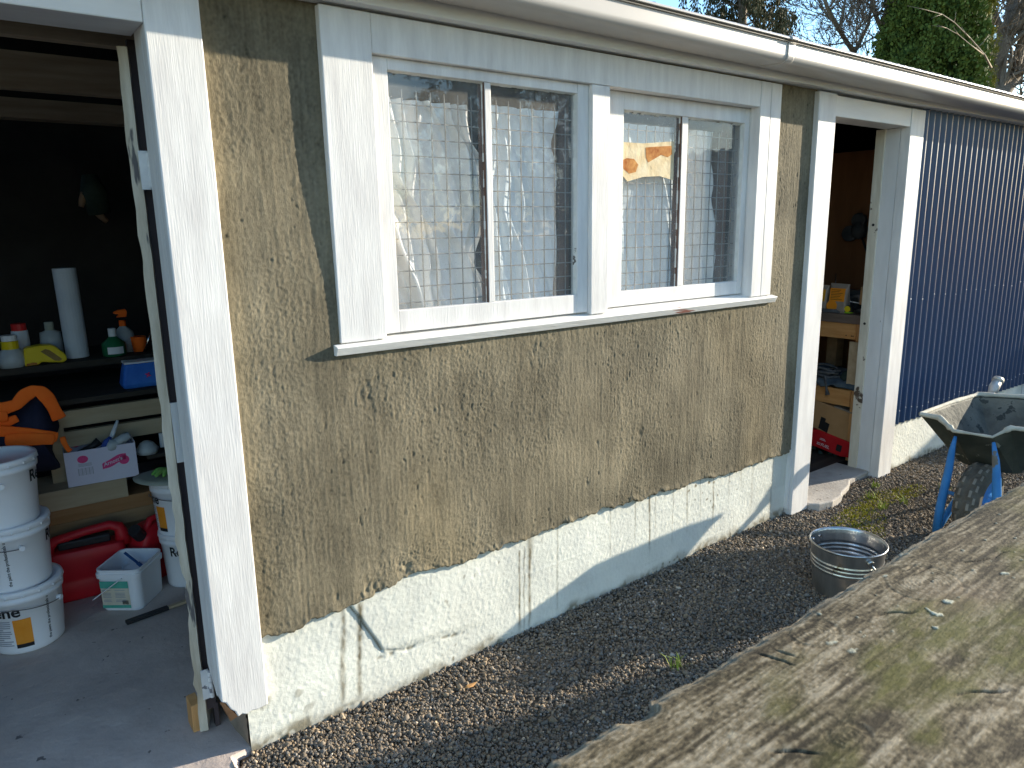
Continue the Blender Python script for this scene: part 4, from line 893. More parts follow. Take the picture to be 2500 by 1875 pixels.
_w = MB(); _w.lathe([(0.031, 0), (0.031, 0.025), (0, 0.026)], 14); link("white_lid", _w, M['whiteplastic'], [o for o in bpy.data.objects if o.name.startswith("spray_bottle")][0], loc=(0, 0, 0.120))
bottle("bottle", "white bottle with a red cap behind the yellow jug", 60, [(0, 0), (0.034, 0), (0.036, 0.10), (0.034, 0.145), (0.018, 0.155), (0.018, 0.17), (0, 0.17)], M['whiteplastic'], M['redcap'], (0.031, 0.146, 0.034), y=2.08)
bottle("bottle", "cloudy grey bottle with a dark cap behind the yellow jug", 134, [(0, 0), (0.045, 0), (0.047, 0.08), (0.044, 0.125), (0.018, 0.135), (0.018, 0.15), (0, 0.15)], M['greybottle'], M['greycap'], (0.02, 0.135, 0.04), y=2.10)
bottle("bottle", "green bottle with a white cap and pale label", 284, [(0, 0), (0.050, 0), (0.053, 0.01), (0.053, 0.062), (0.020, 0.092), (0.016, 0.10), (0, 0.10)], M['green'], M['whiteplastic'], (0.018, 0.096, 0.040), y=1.95, sx=1.0)
_l = MB(); R_ = 0.0537
for k in range(13):
    a = rad(-130 + k * 6.7); _l.v += [(R_ * math.cos(a), R_ * math.sin(a), 0.014), (R_ * math.cos(a), R_ * math.sin(a), 0.048)]
for k in range(12): _l.f.append((2 * k, 2 * k + 2, 2 * k + 3, 2 * k + 1)); _l.m.append(0)
gb_ = [o for o in bpy.data.objects if o.get("label", "").startswith("green bottle")][0]; link("label", _l, M['whiteplastic'], gb_)
bottle("trigger_bottle", "grey bottle with an orange spray trigger beside the green bottle", 312, [(0, 0), (0.045, 0), (0.047, 0.06), (0.044, 0.10), (0.014, 0.13), (0.013, 0.16), (0, 0.16)], M['greybottle'], M['hivis'], (0.016, 0.130, 0.03), y=2.06)
tg = [o for o in bpy.data.objects if o.get("label", "").startswith("grey bottle with an orange")][0]
link("spray_trigger", MB().prism([(-0.025, 0.175), (0.02, 0.175), (0.026, 0.20), (0.02, 0.215), (-0.012, 0.213), (-0.035, 0.203), (-0.035, 0.195), (-0.012, 0.19)], 'y', -0.012, 0.012), M['hivis'], tg, bevel=0.003)
bottle("bottle", "orange red tub at the right end of the bottle row by the door", 346, [(0, 0), (0.030, 0), (0.036, 0.075), (0.033, 0.076), (0.0, 0.07)], M['hivis'], M['redcap'], (0.02, 0.066, 0.008), y=2.02)
_s = MB(); _s.tube([(0, 0, 0), (0.045, 0, 0.11)], 0.007, 8); tag(link("metal_tool", _s, M['bright'], loc=(Y(352, 850, 1.98).x, 1.98, BT), smooth=True), "bright metal tool leaning by the orange red tub", "tool")
# yellow jug
p = Y(112, 890, 1.93); jug = empty("yellow_jug", "bright yellow plastic jug with a slanted handle on the dark bench", "jug", (p.x, 1.93, BT))
jb_ = [(-0.085, 0.0), (-0.03, 0.0), (-0.018, 0.012), (0.02, 0.006), (0.07, 0.0), (0.086, 0.012), (0.084, 0.035), (0.05, 0.075), (0.03, 0.088), (-0.01, 0.09), (-0.06, 0.086), (-0.078, 0.08)]
link("jug_body", MB().prism(jb_, 'y', -0.035, 0.035), M['yellow'], jug, bevel=0.008)
link("handle_recess", MB().prism([(-0.015, 0.062), (0.005, 0.072), (0.022, 0.064), (0.066, 0.018), (0.055, 0.010), (0.035, 0.014)], 'y', -0.0372, -0.033), mat('brown_recess', (0.24, 0.15, 0.04), (0.33, 0.22, 0.08), 20), jug)
link("label", MB().prism([(-0.076, 0.003), (-0.035, 0.003), (-0.035, 0.012), (-0.05, 0.016), (-0.076, 0.012)], 'y', -0.0365, -0.033), M['rust'], jug)
# pale roll
p = Y(188, 845, 2.0); rl = MB(); rl.tube([(0, 0, 0), (-0.006, 0.0, 0.43)], 0.050, 24)
tag(link("paper_roll", rl, M['paper'], loc=(p.x, 2.02, BT + 0.002), smooth=False, bevel=0.002), "tall pale roll standing upright on the dark bench", "roll")
# blue bag on the lower shelf
p = Y(352, 945, 1.70); bb = empty("blue_bag", "bright blue bag slumped on the lower shelf beside the door", "bag", (p.x, 1.74, FL + 0.8585))
bmb = MB(); rloft(bmb, [[(x, y, z) for x, y in rrect(hx, hy, 0.015)] for hx, hy, z in ((0.085, 0.05, 0.0), (0.09, 0.055, 0.02), (0.078, 0.045, 0.085), (0.07, 0.04, 0.115))], True, True)
link("bag_body", bmb, M['blue'], bb, smooth=False, bevel=0.006)
link("bag_flap", MB().box(-0.072, 0.075, -0.045, 0.045, 0.1155, 0.124), M['whiteplastic'], bb, bevel=0.002)
lettering("print", [("x", 0.03, 0.015, 0.05, 0.3, 0.002, 0)], lambda x, z: (x, -0.0575, z), M['pink'], bb)
# gloves hung on the back wall
gw = MB(); B_ = Y(215, 470, 2.9)
for a, b in (((205, 470), (198, 505)), ((240, 462), (252, 490)), ((222, 480), (228, 508)), ((232, 515), (262, 542))):
    q0 = Y(a[0], a[1], 2.9) - B_; q1 = Y(b[0], b[1], 2.9) - B_; gw.tube([q0, q0.lerp(q1, 0.5), q1], [0.018, 0.02, 0.014], 8)
gwo = empty("hanging_gloves", "pair of dark green and tan gloves hanging in the dark left room", "gloves", tuple(B_))
link("tan_fingers", gw, M['skinglove'], gwo, smooth=True)
pm_ = MB(); pm_.tube([(0.02, 0.03, 0.10), (0.03, 0.02, 0.0), (0.05, 0.03, -0.12)], [0.04, 0.075, 0.06], 12); link("palm", pm_, M['greencloth'], gwo, smooth=True)
# stick and wedge on the floor
a = Zp(308, 1520, FL + 0.012); b = Zp(470, 1462, FL + 0.012)
stk = empty("stirring_stick", "black painted stick with bare wood end lying on the concrete floor", "stick", tuple(a)); d_ = b - a
link("painted_end", MB().beam((0, 0, 0), tuple(d_ * 0.62), 0.026, 0.014), M['black'], stk, bevel=0.002); link("bare_end", MB().beam(tuple(d_ * 0.6205), tuple(d_ * 1.6), 0.022, 0.012), M['planklight'], stk, bevel=0.002)
w = Zp(488, 1782, FL); wd = MB().prism([(-0.018, 0.0), (0.026, 0.0), (0.012, 0.098), (-0.016, 0.094)], 'y', -0.02, 0.05)
tag(link("wooden_wedge", wd, M['pine_v'], loc=(w.x - 0.002, w.y + 0.015, FL + 0.001), bevel=0.002), "orange pine wedge jammed against the foot of the ajar door", "wedge")
tag(link("wood_sliver", MB().box(-0.008, 0.006, -0.006, 0.02, 0, 0.085), M['gapsliver'], loc=(0.452, 0.20, FL + 0.001), bevel=0.002), "thin dark sliver of wood under the lower door hinge", "sliver")

# ================================================================ RIGHT ROOM: WORKBENCH AND TOOLS
XB = 4.40; ZF = -1.511
wb_ = empty("workbench", "orange pine workbench with grimy top inside the right doorway", "workbench", (XB, 0.2, ZF))
def L_(x0, x1, y0, y1, z0, z1): return MB().box(x0 - XB, x1 - XB, y0 - 0.2, y1 - 0.2, z0 - ZF, z1 - ZF)
link("bench_top", L_(XB - 0.03, 5.02, 0.195, 1.9, -0.622, -0.566), M['benchtop'], wb_, bevel=0.003)
link("front_rail", L_(XB - 0.012, XB + 0.03, 0.262, 1.85, -0.722, -0.6225), M['pine'], wb_, bevel=0.003)
link("leg", L_(XB - 0.005, XB + 0.085, 0.205, 0.2615, ZF, -0.6225), M['pine_v'], wb_, bevel=0.003)
link("leg_block", L_(XB - 0.022, XB - 0.0055, 0.212, 0.29, -1.02, -0.735), M['planklight'], wb_, bevel=0.003)
link("lower_rail", L_(XB - 0.012, XB + 0.03, 0.262, 1.85, -1.155, -1.048), M['pine'], wb_, bevel=0.003)
link("lower_shelf", L_(XB + 0.0305, 5.0, 0.22, 1.85, -1.085, -1.060), M['plank'], wb_)
link("leg", L_(4.92, 5.0, 0.205, 0.285, ZF, -1.086), M['plank'], wb_); link("leg", L_(4.70, 4.79, 0.55, 0.62, -1.0595, -0.6225), M['plank'], wb_)
nb = MB()
for yk in (0.275, 0.285, 0.32): nb.tube([(XB - 0.0135, yk, -0.70), (XB - 0.011, yk, -0.70)], 0.004, 8)
nb.v = [(x - XB, y - 0.2, z - ZF) for x, y, z in nb.v]; link("screw_heads", nb, M['ink'], wb_)
TB = -0.5655
bgm = mat('clear_film', (0.26, 0.21, 0.17), (0.36, 0.31, 0.26), 12, rough=0.35)
def bag(label, yc, w, h, x, m1, m2):
    e_ = empty("filler_bag", label, "bag", (x, yc, TB), "orange filler bags on the workbench")
    mb = MB(); secs = []
    for k, (hx, z) in enumerate(((0.028, 0), (0.034, 0.02), (0.030, h * 0.55), (0.016, h * 0.85), (0.003, h))):
        secs.append([(xx, yy, z + 0.004 * math.sin(yy * 60 + k)) for xx, yy in rrect(max(hx, 0.003), w / 2 * (1 + 0.03 * math.sin(k * 2)), 0.0025 if hx < 0.01 else 0.02)])
    rloft(mb, secs, True, True); link("bag_film", mb, bgm, e_, smooth=False, bevel=0.002)
    fx_ = lambda y, z: (-0.0355 + 0.006 * (z / h) + 0.02 * max(0, z / h - 0.55), -y, z)
    pm = MB(); patch(fx_, -w * 0.40, w * 0.40, h * 0.40, h * 0.86, 4, 4, pm)
    o = len(pm.v); pm.v += [fx_(-0.03 + 0.036 * math.cos(a), 0.042 + 0.036 * math.sin(a)) for a in np.linspace(0, 2 * math.pi, 20, endpoint=False)]; pm.f.append(tuple(range(o, o + 20))); pm.m.append(0)
    pt = link("orange_print", pm, m1, e_)
    tx = MB(); fy_ = lambda y, z: (fx_(y, z)[0] - 0.0012, -y, z)
    for k in range(7): patch(fy_, -w * 0.34, -w * 0.34 + w * (0.62 - 0.06 * ((k * 3) % 4)), h * (0.46 + 0.055 * k), h * (0.475 + 0.055 * k), 3, 1, tx)
    link("small_print", tx, M['ink'], pt); return e_
bag("yellow orange filler bag half hidden by the door jamb, leftmost on the workbench", 0.545, 0.115, 0.165, XB + 0.05, mat('deep_yellow', (0.62, 0.30, 0.02), (0.72, 0.38, 0.03), 9, rough=0.5), M['whitecard'])
bag("orange printed filler bag with dark lines of print in the middle of the workbench", 0.412, 0.125, 0.180, XB + 0.04, mat('deep_orange', (0.78, 0.26, 0.015), (0.85, 0.33, 0.03), 9, rough=0.5), M['whitecard'])
tp = empty("tape_measure", "small yellow and green tape measure in front of the orange bag on the workbench", "tape measure", (XB + 0.01, 0.335, TB))
tm = MB(); tm.tube([(0, -0.0, 0.026), (0.03, 0, 0.026)], 0.026, 20); link("case", tm, M['black'], tp); tm2 = MB(); tm2.tube([(-0.003, 0.003, 0.029), (-0.0005, 0.003, 0.029)], 0.019, 20); link("disc", tm2, M['yellow'], tp)
link("grip", MB().box(-0.006, 0.03, -0.02, 0.02, 0.003, 0.011), mat('lime', (0.30, 0.55, 0.03)), tp, bevel=0.002)
cb2 = MB()
for k in range(3):
    r = 0.05 - 0.006 * k; cb2.tube([(0.7 * r * math.cos(a), r * 1.4 * math.sin(a), 0.006 + 0.006 * k) for a in np.linspace(0, 2 * math.pi, 30)], 0.005, 6)
tag(link("cable_coil", cb2, M['rope'], loc=(XB + 0.02, 0.455, TB), smooth=True), "flat coil of grey cable on the workbench edge below the orange bag", "cable")
cardp = tag(link("card_packet", MB().box(-0.01, 0.03, -0.045, 0.045, 0, 0.11), M['card'], loc=(XB + 0.03, 0.225, TB + 0.06), bevel=0.002), "plain brown card packet at the right end of the workbench", "packet")
cardp["label"] = "plain brown card packet perched on a pale block at the right end of the workbench"
tag(link("block", MB().box(-0.012, 0.03, -0.03, 0.03, 0, 0.059), M['planklight'], loc=(XB + 0.03, 0.225, TB), bevel=0.002), "pale wooden block under the brown card packet", "block")
random.seed(5)
jl = "loose tools jumbled at the back of the workbench"
jn = [("pliers", "dark pliers lying behind the tape measure"), ("chisel", "pale rod lying across the tools behind the tape measure"), ("clamp", "dark metal clamp standing behind the orange bag"), ("spanner", "grey spanner lying among the tools right of the tape measure"), ("socket_set", "dark round socket piece at the back of the workbench"), ("drill_bit", "thin upright metal bit behind the bags")]
shp = [([(0, 0, 0.01), (0.02, -0.05, 0.03), (0.03, -0.10, 0.015)], [0.012, 0.016, 0.008], M['black']), ([(0, 0.05, 0.075), (0.0, -0.07, 0.062)], [0.003, 0.003], M['whiteplastic']), ([(0, 0, 0), (0, 0, 0.09), (0.0, -0.05, 0.10), (0, -0.06, 0.06)], [0.013, 0.012, 0.012, 0.01], M['wire']),
       ([(0, 0.03, 0.01), (0.0, -0.05, 0.03)], [0.008, 0.012], M['steel']), ([(0, 0, 0.02), (0.0, -0.06, 0.02)], [0.03, 0.03], M['black']), ([(0, 0, 0), (0, 0.004, 0.24)], [0.003, 0.002], M['bright'])]
ploc = [(XB + 0.09, 0.35, TB), (XB + 0.06, 0.33, TB), (XB + 0.16, 0.40, TB), (XB + 0.05, 0.29, TB), (XB + 0.2, 0.36, TB), (XB + 0.14, 0.50, TB)]
for (n_, l_), (pt_, r_, m_), lo in zip(jn, shp, ploc):
    mb = MB(); mb.tube(pt_, r_, 8); tag(link(n_, mb, m_, loc=lo, smooth=True), l_, "tool", jl)
tag(link("tool_tin", MB().box(-0.06, 0.06, -0.09, 0.09, 0, 0.125), M['mask'], loc=(XB + 0.30, 0.42, TB), bevel=0.004), "dark square tin at the back of the workbench behind the tools", "tin")
# lower shelf: dusty tarp, rope, green pouch, spanner hanging over the rail
tarp = MB(); nt_, mt_ = 26, 20
for j in range(mt_):
    for i in range(nt_):
        yv = 0.215 + 0.42 * i / (nt_ - 1); xv = -0.035 + 0.30 * j / (mt_ - 1)
        tarp.v.append((xv, yv - 0.4, 0.035 + 0.012 * float(n1(yv * 3 + xv * 7, 9, 61)) + 0.10 * (j / (mt_ - 1)) * 0.5 - (0.02 if j == 0 else 0)))
for j in range(mt_ - 1):
    for i in range(nt_ - 1): tarp.f.append((j * nt_ + i, j * nt_ + i + 1, (j + 1) * nt_ + i + 1, (j + 1) * nt_ + i)); tarp.m.append(0)
tag(link("folded_tarp", tarp, M['bluetool'], loc=(XB, 0.4, -1.052), smooth=True, solid=0.012), "dusty blue folded tarp on the lower shelf of the workbench", "tarp")
rp = MB(); pts = [(0.01 + 0.05 * math.cos(k * 0.55) + 0.01 * math.sin(k), 0.055 * math.sin(k * 0.55) * 1.5 + 0.008 * (k % 5) - 0.0, 0.035 + 0.012 * math.sin(k * 0.9) + 0.0011 * k) for k in range(60)]
rp.tube(pts, 0.0085, 8); tag(link("rope_coil", rp, M['rope'], loc=(XB + 0.04, 0.46, -1.035), smooth=True), "untidy coil of grey rope on the blue tarp", "rope")
pc = MB(); pc.lathe([(0, 0), (0.055, 0), (0.06, 0.03), (0.045, 0.065), (0, 0.075)], 16); pc.v = [(x, y * 1.3, z) for x, y, z in pc.v]
tag(link("tool_pouch", pc, M['greencloth'], loc=(XB + 0.07, 0.30, -1.01), smooth=True), "dark green pouch at the right of the rope coil on the lower shelf", "pouch")
sp2 = MB(); sp2.tube([(0, 0, 0.09), (-0.004, -0.02, 0.0), (-0.004, -0.03, -0.035)], [0.008, 0.007, 0.015], 10)
tag(link("socket_wrench", sp2, M['rope'], loc=(XB - 0.03, 0.43, -1.06), smooth=True), "grey socket wrench hanging down over the lower pine rail", "wrench")
# cardboard box with a torn hole, red case
cbx = empty("torn_box", "tilted brown cardboard box with a stepped dark hole under the workbench", "box", (XB + 0.06, 0.38, -1.36)); cbx.rotation_euler = (rad(11), 0, rad(3))
link("carton", MB().box(-0.07, 0.25, -0.155, 0.17, 0.0, 0.185), M['card'], cbx, bevel=0.003)
link("torn_hole", MB().prism([(0.085, 0.012), (0.02, 0.0), (0.02, 0.065), (0.052, 0.068), (0.052, 0.09), (0.085, 0.092)], 'x', -0.0722, -0.0695), M['ink'], cbx)
link("flap", MB().box(-0.075, 0.10, -0.15, 0.02, 0.187, 0.195), M['plankgrey'], cbx)
rc = empty("tool_case", "red tool case with white lettering lying under the torn cardboard box", "tool case", (XB + 0.03, 0.40, -1.475)); rc.rotation_euler = (rad(9), 0, rad(2))
rcb = MB(); rcb.prism([(0.20, 0.02), (0.19, 0.10), (0.06, 0.118), (-0.14, 0.115), (-0.19, 0.09), (-0.19, 0.02), (-0.10, 0.0), (0.12, 0.0)], 'x', -0.05, 0.20)
link("case_body", rcb, mat('tool_red', (0.50, 0.015, 0.02), (0.60, 0.025, 0.03), 8, rough=0.4), rc, bevel=0.006)
link("latch", MB().box(-0.056, -0.049, -0.105, -0.07, 0.03, 0.075), M['black'], rc, bevel=0.003)
RF = lambda y, z: (-0.0512, -y, z)
lettering("case_lettering", [("FUEL", 0.028, -0.035, 0.022, -0.02, 0.0003, 0.1)], RF, M['whiteplastic'], rc)
mk = MB(); patch(RF, -0.062, -0.038, 0.025, 0.029, 2, 1, mk); patch(RF, -0.062, -0.038, 0.035, 0.039, 2, 1, mk); patch(RF, -0.050, -0.008, 0.062, 0.066, 3, 1, mk); patch(RF, -0.046, -0.016, 0.070, 0.074, 3, 1, mk); link("case_mark", mk, M['whiteplastic'], rc)
dd = MB(); 
for k in range(26):
    yk = 0.2 + 0.4 * random.random(); xk = XB - 0.02 + 0.22 * random.random(); s = 0.012 + 0.018 * random.random(); dd.lathe([(0, -s * 0.6), (s, -s * 0.2), (s * 0.7, s * 0.5), (0, s * 0.7)], 6, (xk, yk, ZF + 0.012))
o = link("floor_litter", dd, M['greencloth']); o["kind"] = "stuff"; o["label"] = "dark litter on the floor below the red tool case"
# respirator hanging on the ply partition
rs = empty("respirator", "dark double filter respirator hanging on the brown ply partition", "respirator", tuple(Xp(2098, 560, 4.98)))
for nm, (du, dv), r in (("filter", (-22, 10), 0.055), ("filter", (0, -22), 0.05)):
    q = Xp(2098 + du, 560 + dv, 4.97) - rs.location; mb = MB(); mb.tube([(q.x + 0.02, q.y, q.z), (q.x - 0.02, q.y, q.z)], r, 18); link(nm, mb, M['mask'], rs, bevel=0.006)
mb = MB(); mb.lathe([(0, -0.07), (0.045, -0.05), (0.055, 0.0), (0.035, 0.05), (0, 0.06)], 16); link("face_piece", mb, M['mask'], rs, smooth=True)
mb = MB(); mb.tube([(0, -0.02, -0.05), (0.0, -0.06, -0.14), (0.02, -0.08, -0.22)], 0.008, 8); link("strap", mb, M['black'], rs, smooth=True)

# ================================================================ STEEL PAIL
BK = (2.86, -0.59, -1.588)
bk = empty("steel_pail", "dented steel pail standing on the gravel behind the weathered plank", "pail", BK)
pb = MB(); Rt, Rb, H = 0.150, 0.126, 0.252
prof = [(0, 0.002), (Rb - 0.004, 0.0), (Rb, 0.006)]
for z in np.linspace(0.02, H - 0.006, 60):
    r = Rb + (Rt - Rb) * z / H
    for zc in (0.150, 0.168, 0.186): r += 0.0035 * math.exp(-((z - zc) / 0.0045) ** 2)
    prof.append((r, z))
prof += [(Rt + 0.004, H - 0.004), (Rt + 0.006, H), (Rt + 0.003, H + 0.004), (Rt - 0.002, H + 0.002), (Rt - 0.003, H - 0.01)]
for z in np.linspace(H - 0.02, 0.02, 50):
    r = Rb + (Rt - Rb) * z / H - 0.003
    for zc in (0.150, 0.168, 0.186): r += 0.0035 * math.exp(-((z - zc) / 0.0045) ** 2)
    prof.append((r, z))
prof += [(Rb - 0.01, 0.008), (0, 0.007)]
pb.lathe(prof, 72)
pb.v = [(x * (1 + 0.012 * math.sin(2 * math.atan2(y, x) + 1)), y * (1 + 0.010 * math.cos(3 * math.atan2(y, x))), z) for x, y, z in pb.v]
link("pail_body", pb, M['steel'], bk, smooth=True)
link("water", MB().lathe([(0, 0.05), (Rb + (Rt - Rb) * 0.05 / H - 0.005, 0.05)], 48), mat('grimy_water', (0.10, 0.10, 0.105), rough=0.05, spec=0.6), bk)
ew = MB(); hp = []
ha = rad(-118)
for s_ in (0,):
    c = Vector((math.cos(ha), math.sin(ha), 0))
    ew.tube([c * (Rt + 0.001) + Vector((0, 0, 0.222)), c * (Rt + 0.012) + Vector((0, 0, 0.222))], 0.014, 14)
link("ear", ew, M['bright'], bk, bevel=0.002)
hw_ = MB(); c = Vector((math.cos(ha), math.sin(ha), 0)); hpts = [c * (Rt + 0.008) + Vector((0, 0, 0.224))]
for k in range(1, 24):
    a = ha + math.pi * k / 24; hpts.append(Vector((math.cos(a) * (Rt + 0.012 + 0.03 * math.sin(math.pi * k / 24)), math.sin(a) * (Rt + 0.012 + 0.01 * math.sin(math.pi * k / 24)), 0.224 - 0.16 * math.sin(math.pi * k / 24) ** 0.8)))
hw_.tube(hpts, 0.0035, 8); link("handle", hw_, M['bright'], bk, smooth=True)
rv = MB()
for a in (rad(80), rad(100)):
    c = Vector((math.cos(a), math.sin(a), 0)); rv.tube([c * (Rt - 0.010) + Vector((0, 0, 0.222)), c * (Rt - 0.003) + Vector((0, 0, 0.222))], 0.006, 10)
link("rivets", rv, M['bright'], bk)

# ================================================================ WHEELBARROW
wbr = empty("wheelbarrow", "cement caked wheelbarrow with blue tube frame and dusty tyre facing the doorway", "wheelbarrow", (3.92, -0.71, -1.548))
WL = Vector((3.92, -0.71, -1.548))
def W_(pts): return [tuple(Vector(p) - WL) for p in pts]
rim = [(3.73, -0.452, -0.948), (3.735, -0.540, -0.950), (3.690, -0.628, -0.990), (3.715, -0.785, -0.990), (3.775, -0.835, -0.946), (3.82, -0.975, -0.945),
       (4.10, -1.00, -0.945), (4.46, -0.99, -0.94), (4.55, -0.72, -0.945), (4.47, -0.432, -0.962), (4.10, -0.43, -0.955)]
base = [(3.93, -0.575, -1.20), (3.92, -0.60, -1.205), (3.915, -0.645, -1.21), (3.925, -0.775, -1.21), (3.93, -0.82, -1.205), (3.95, -0.845, -1.20),
        (4.15, -0.86, -1.21), (4.33, -0.85, -1.21), (4.36, -0.71, -1.215), (4.33, -0.57, -1.21), (4.13, -0.56, -1.21)]
nR = len(rim); tr = MB()
tr.v = W_(rim) + W_(base); cen = tuple(sum((Vector(p) for p in base), Vector()) / nR - WL)
for i in range(nR): tr.f.append((i, (i + 1) % nR, nR + (i + 1) % nR, nR + i)); tr.m.append(0)
tr.f.append(tuple(range(2 * nR - 1, nR - 1, -1))); tr.m.append(0)
link("tray", tr, M['tray'], wbr, solid=0.006, bevel=0.012)
ti = MB(); k_ = 0.965
cr_ = sum((Vector(p) for p in rim), Vector()) / nR
rin = [tuple(cr_ + (Vector(p) - cr_) * k_ + Vector((0, 0, -0.012))) for p in rim]; cb_ = sum((Vector(p) for p in base), Vector()) / nR
bin_ = [tuple(cb_ + (Vector(p) - cb_) * 0.92 + Vector((0, 0, 0.03))) for p in base]
ti.v = W_(rin) + W_(bin_)
for i in range(nR): ti.f.append((i, (i + 1) % nR, nR + (i + 1) % nR, nR + i)); ti.m.append(0)
ti.f.append(tuple(range(2 * nR - 1, nR - 1, -1))); ti.m.append(0)
link("cement_lining", ti, M['trayin'], wbr)
rm_ = MB(); lip = 0.0115
pts = [Vector(p) for p in rim]; dense = []
for i in range(nR):
    for t in np.linspace(0, 1, 8, endpoint=False): dense.append(pts[i].lerp(pts[(i + 1) % nR], t))
dense.append(dense[0]); rr = [lip * (0.8 + 0.35 * abs(float(n1(i * 0.35, 1, 70)))) * (0.62 if 14 < i < 30 else 1) for i in range(len(dense))]
rm_.tube(W_([p + Vector((0, 0, 0.001)) for p in dense]), rr, 8, caps=False)
link("rim", rm_, M['rimcem'], wbr, smooth=True)
for nm_, pts_, rs_ in (("strut", [(3.735, -0.585, -1.535), (3.735, -0.590, -1.40), (3.728, -0.612, -1.19), (3.722, -0.618, -1.10), (3.712, -0.630, -1.02)], [0.021, 0.021, 0.0185, 0.015, 0.007]),
                       ("strut", [(3.745, -0.845, -1.535), (3.745, -0.838, -1.40), (3.742, -0.815, -1.19), (3.738, -0.803, -1.10), (3.722, -0.790, -1.015)], [0.021, 0.021, 0.019, 0.016, 0.007]),
                       ("frame_tube", [(3.735, -0.585, -1.535), (3.78, -0.585, -1.50), (3.92, -0.592, -1.40), (4.10, -0.585, -1.285), (4.40, -0.53, -1.235), (4.60, -0.45, -1.12), (4.74, -0.40, -1.02)], 0.0165),
                       ("frame_tube", [(3.745, -0.845, -1.535), (3.78, -0.845, -1.50), (3.92, -0.838, -1.40), (4.10, -0.845, -1.285), (4.40, -0.90, -1.235), (4.60, -0.98, -1.12), (4.74, -1.02, -1.02)], 0.0165),
                       ("rear_leg", [(4.35, -0.54, -1.24), (4.42, -0.50, -1.45), (4.45, -0.50, -1.545), (4.50, -0.56, -1.547), (4.50, -0.86, -1.547), (4.45, -0.92, -1.545), (4.42, -0.92, -1.45), (4.35, -0.89, -1.24)], 0.014)):
    mb = MB(); mb.tube(W_(pts_), rs_, 14); link(nm_, mb, M['barrowblue'], wbr, smooth=True)
for ym, ye in ((-0.40, -0.392), (-1.02, -1.028)):
    mb = MB(); mb.tube(W_([(4.74, ym, -1.02), (4.765, ym, -1.0)]), 0.019, 14); mb.tube(W_([(4.755, ym, -1.006), (4.80, ye, -0.972), (4.835, ye, -0.946)]), [0.024, 0.029, 0.026], 14); mb.tube(W_([(4.835, ye, -0.946), (4.85, ye, -0.935)]), 0.031, 14)
    link("grip", mb, M['grip'], wbr, smooth=True)
whl = MB(); RT = 0.186; nseg = 72; ny_ = 16; hwid = 0.058
for i in range(nseg):
    a = 2 * math.pi * i / nseg
    for j in range(ny_):
        t = math.pi * (j / (ny_ - 1)) ; yy = -hwid * math.cos(t); rr_ = 0.118 + (RT - 0.118) * math.sin(t) ** 0.55
        lug = 0.008 if (3 <= j <= 12 and ((i + (2 if j in (5, 6, 9, 10) else 0)) % 4 in (0, 1, 2)) and j not in (7, 8)) else 0.0
        rr_ += lug; whl.v.append((rr_ * math.cos(a) - 0.065, yy, RT + 0.005 + rr_ * math.sin(a)))
for i in range(nseg):
    i2 = (i + 1) % nseg
    for j in range(ny_ - 1): whl.f.append((i * ny_ + j, i * ny_ + j + 1, i2 * ny_ + j + 1, i2 * ny_ + j)); whl.m.append(0)
for q, f_ in enumerate(whl.f):
    js = [v % ny_ for v in f_]; iis = [v // ny_ for v in f_]
    whl.m[q] = 0 if all((3 <= j <= 12 and j not in (7, 8) and ((i + (2 if j in (5, 6, 9, 10) else 0)) % 4 in (0, 1, 2))) for i, j in zip(iis, js)) else 1
wheel = link("wheel", whl, [M['tyre'], mat('tyre_groove', (0.075, 0.066, 0.055), (0.14, 0.125, 0.10), 12, rough=0.95)], wbr)
rmh = MB(); rmh.tube([(-0.065, -0.05, RT + 0.005), (-0.065, -0.02, RT + 0.005), (-0.065, 0.02, RT + 0.005), (-0.065, 0.05, RT + 0.005)], [0.118, 0.10, 0.10, 0.118], 36); rmh.tube([(-0.065, -0.14, RT + 0.005), (-0.065, 0.14, RT + 0.005)], 0.010, 10)
link("rim_disc", rmh, M['barrowblue'], wheel)

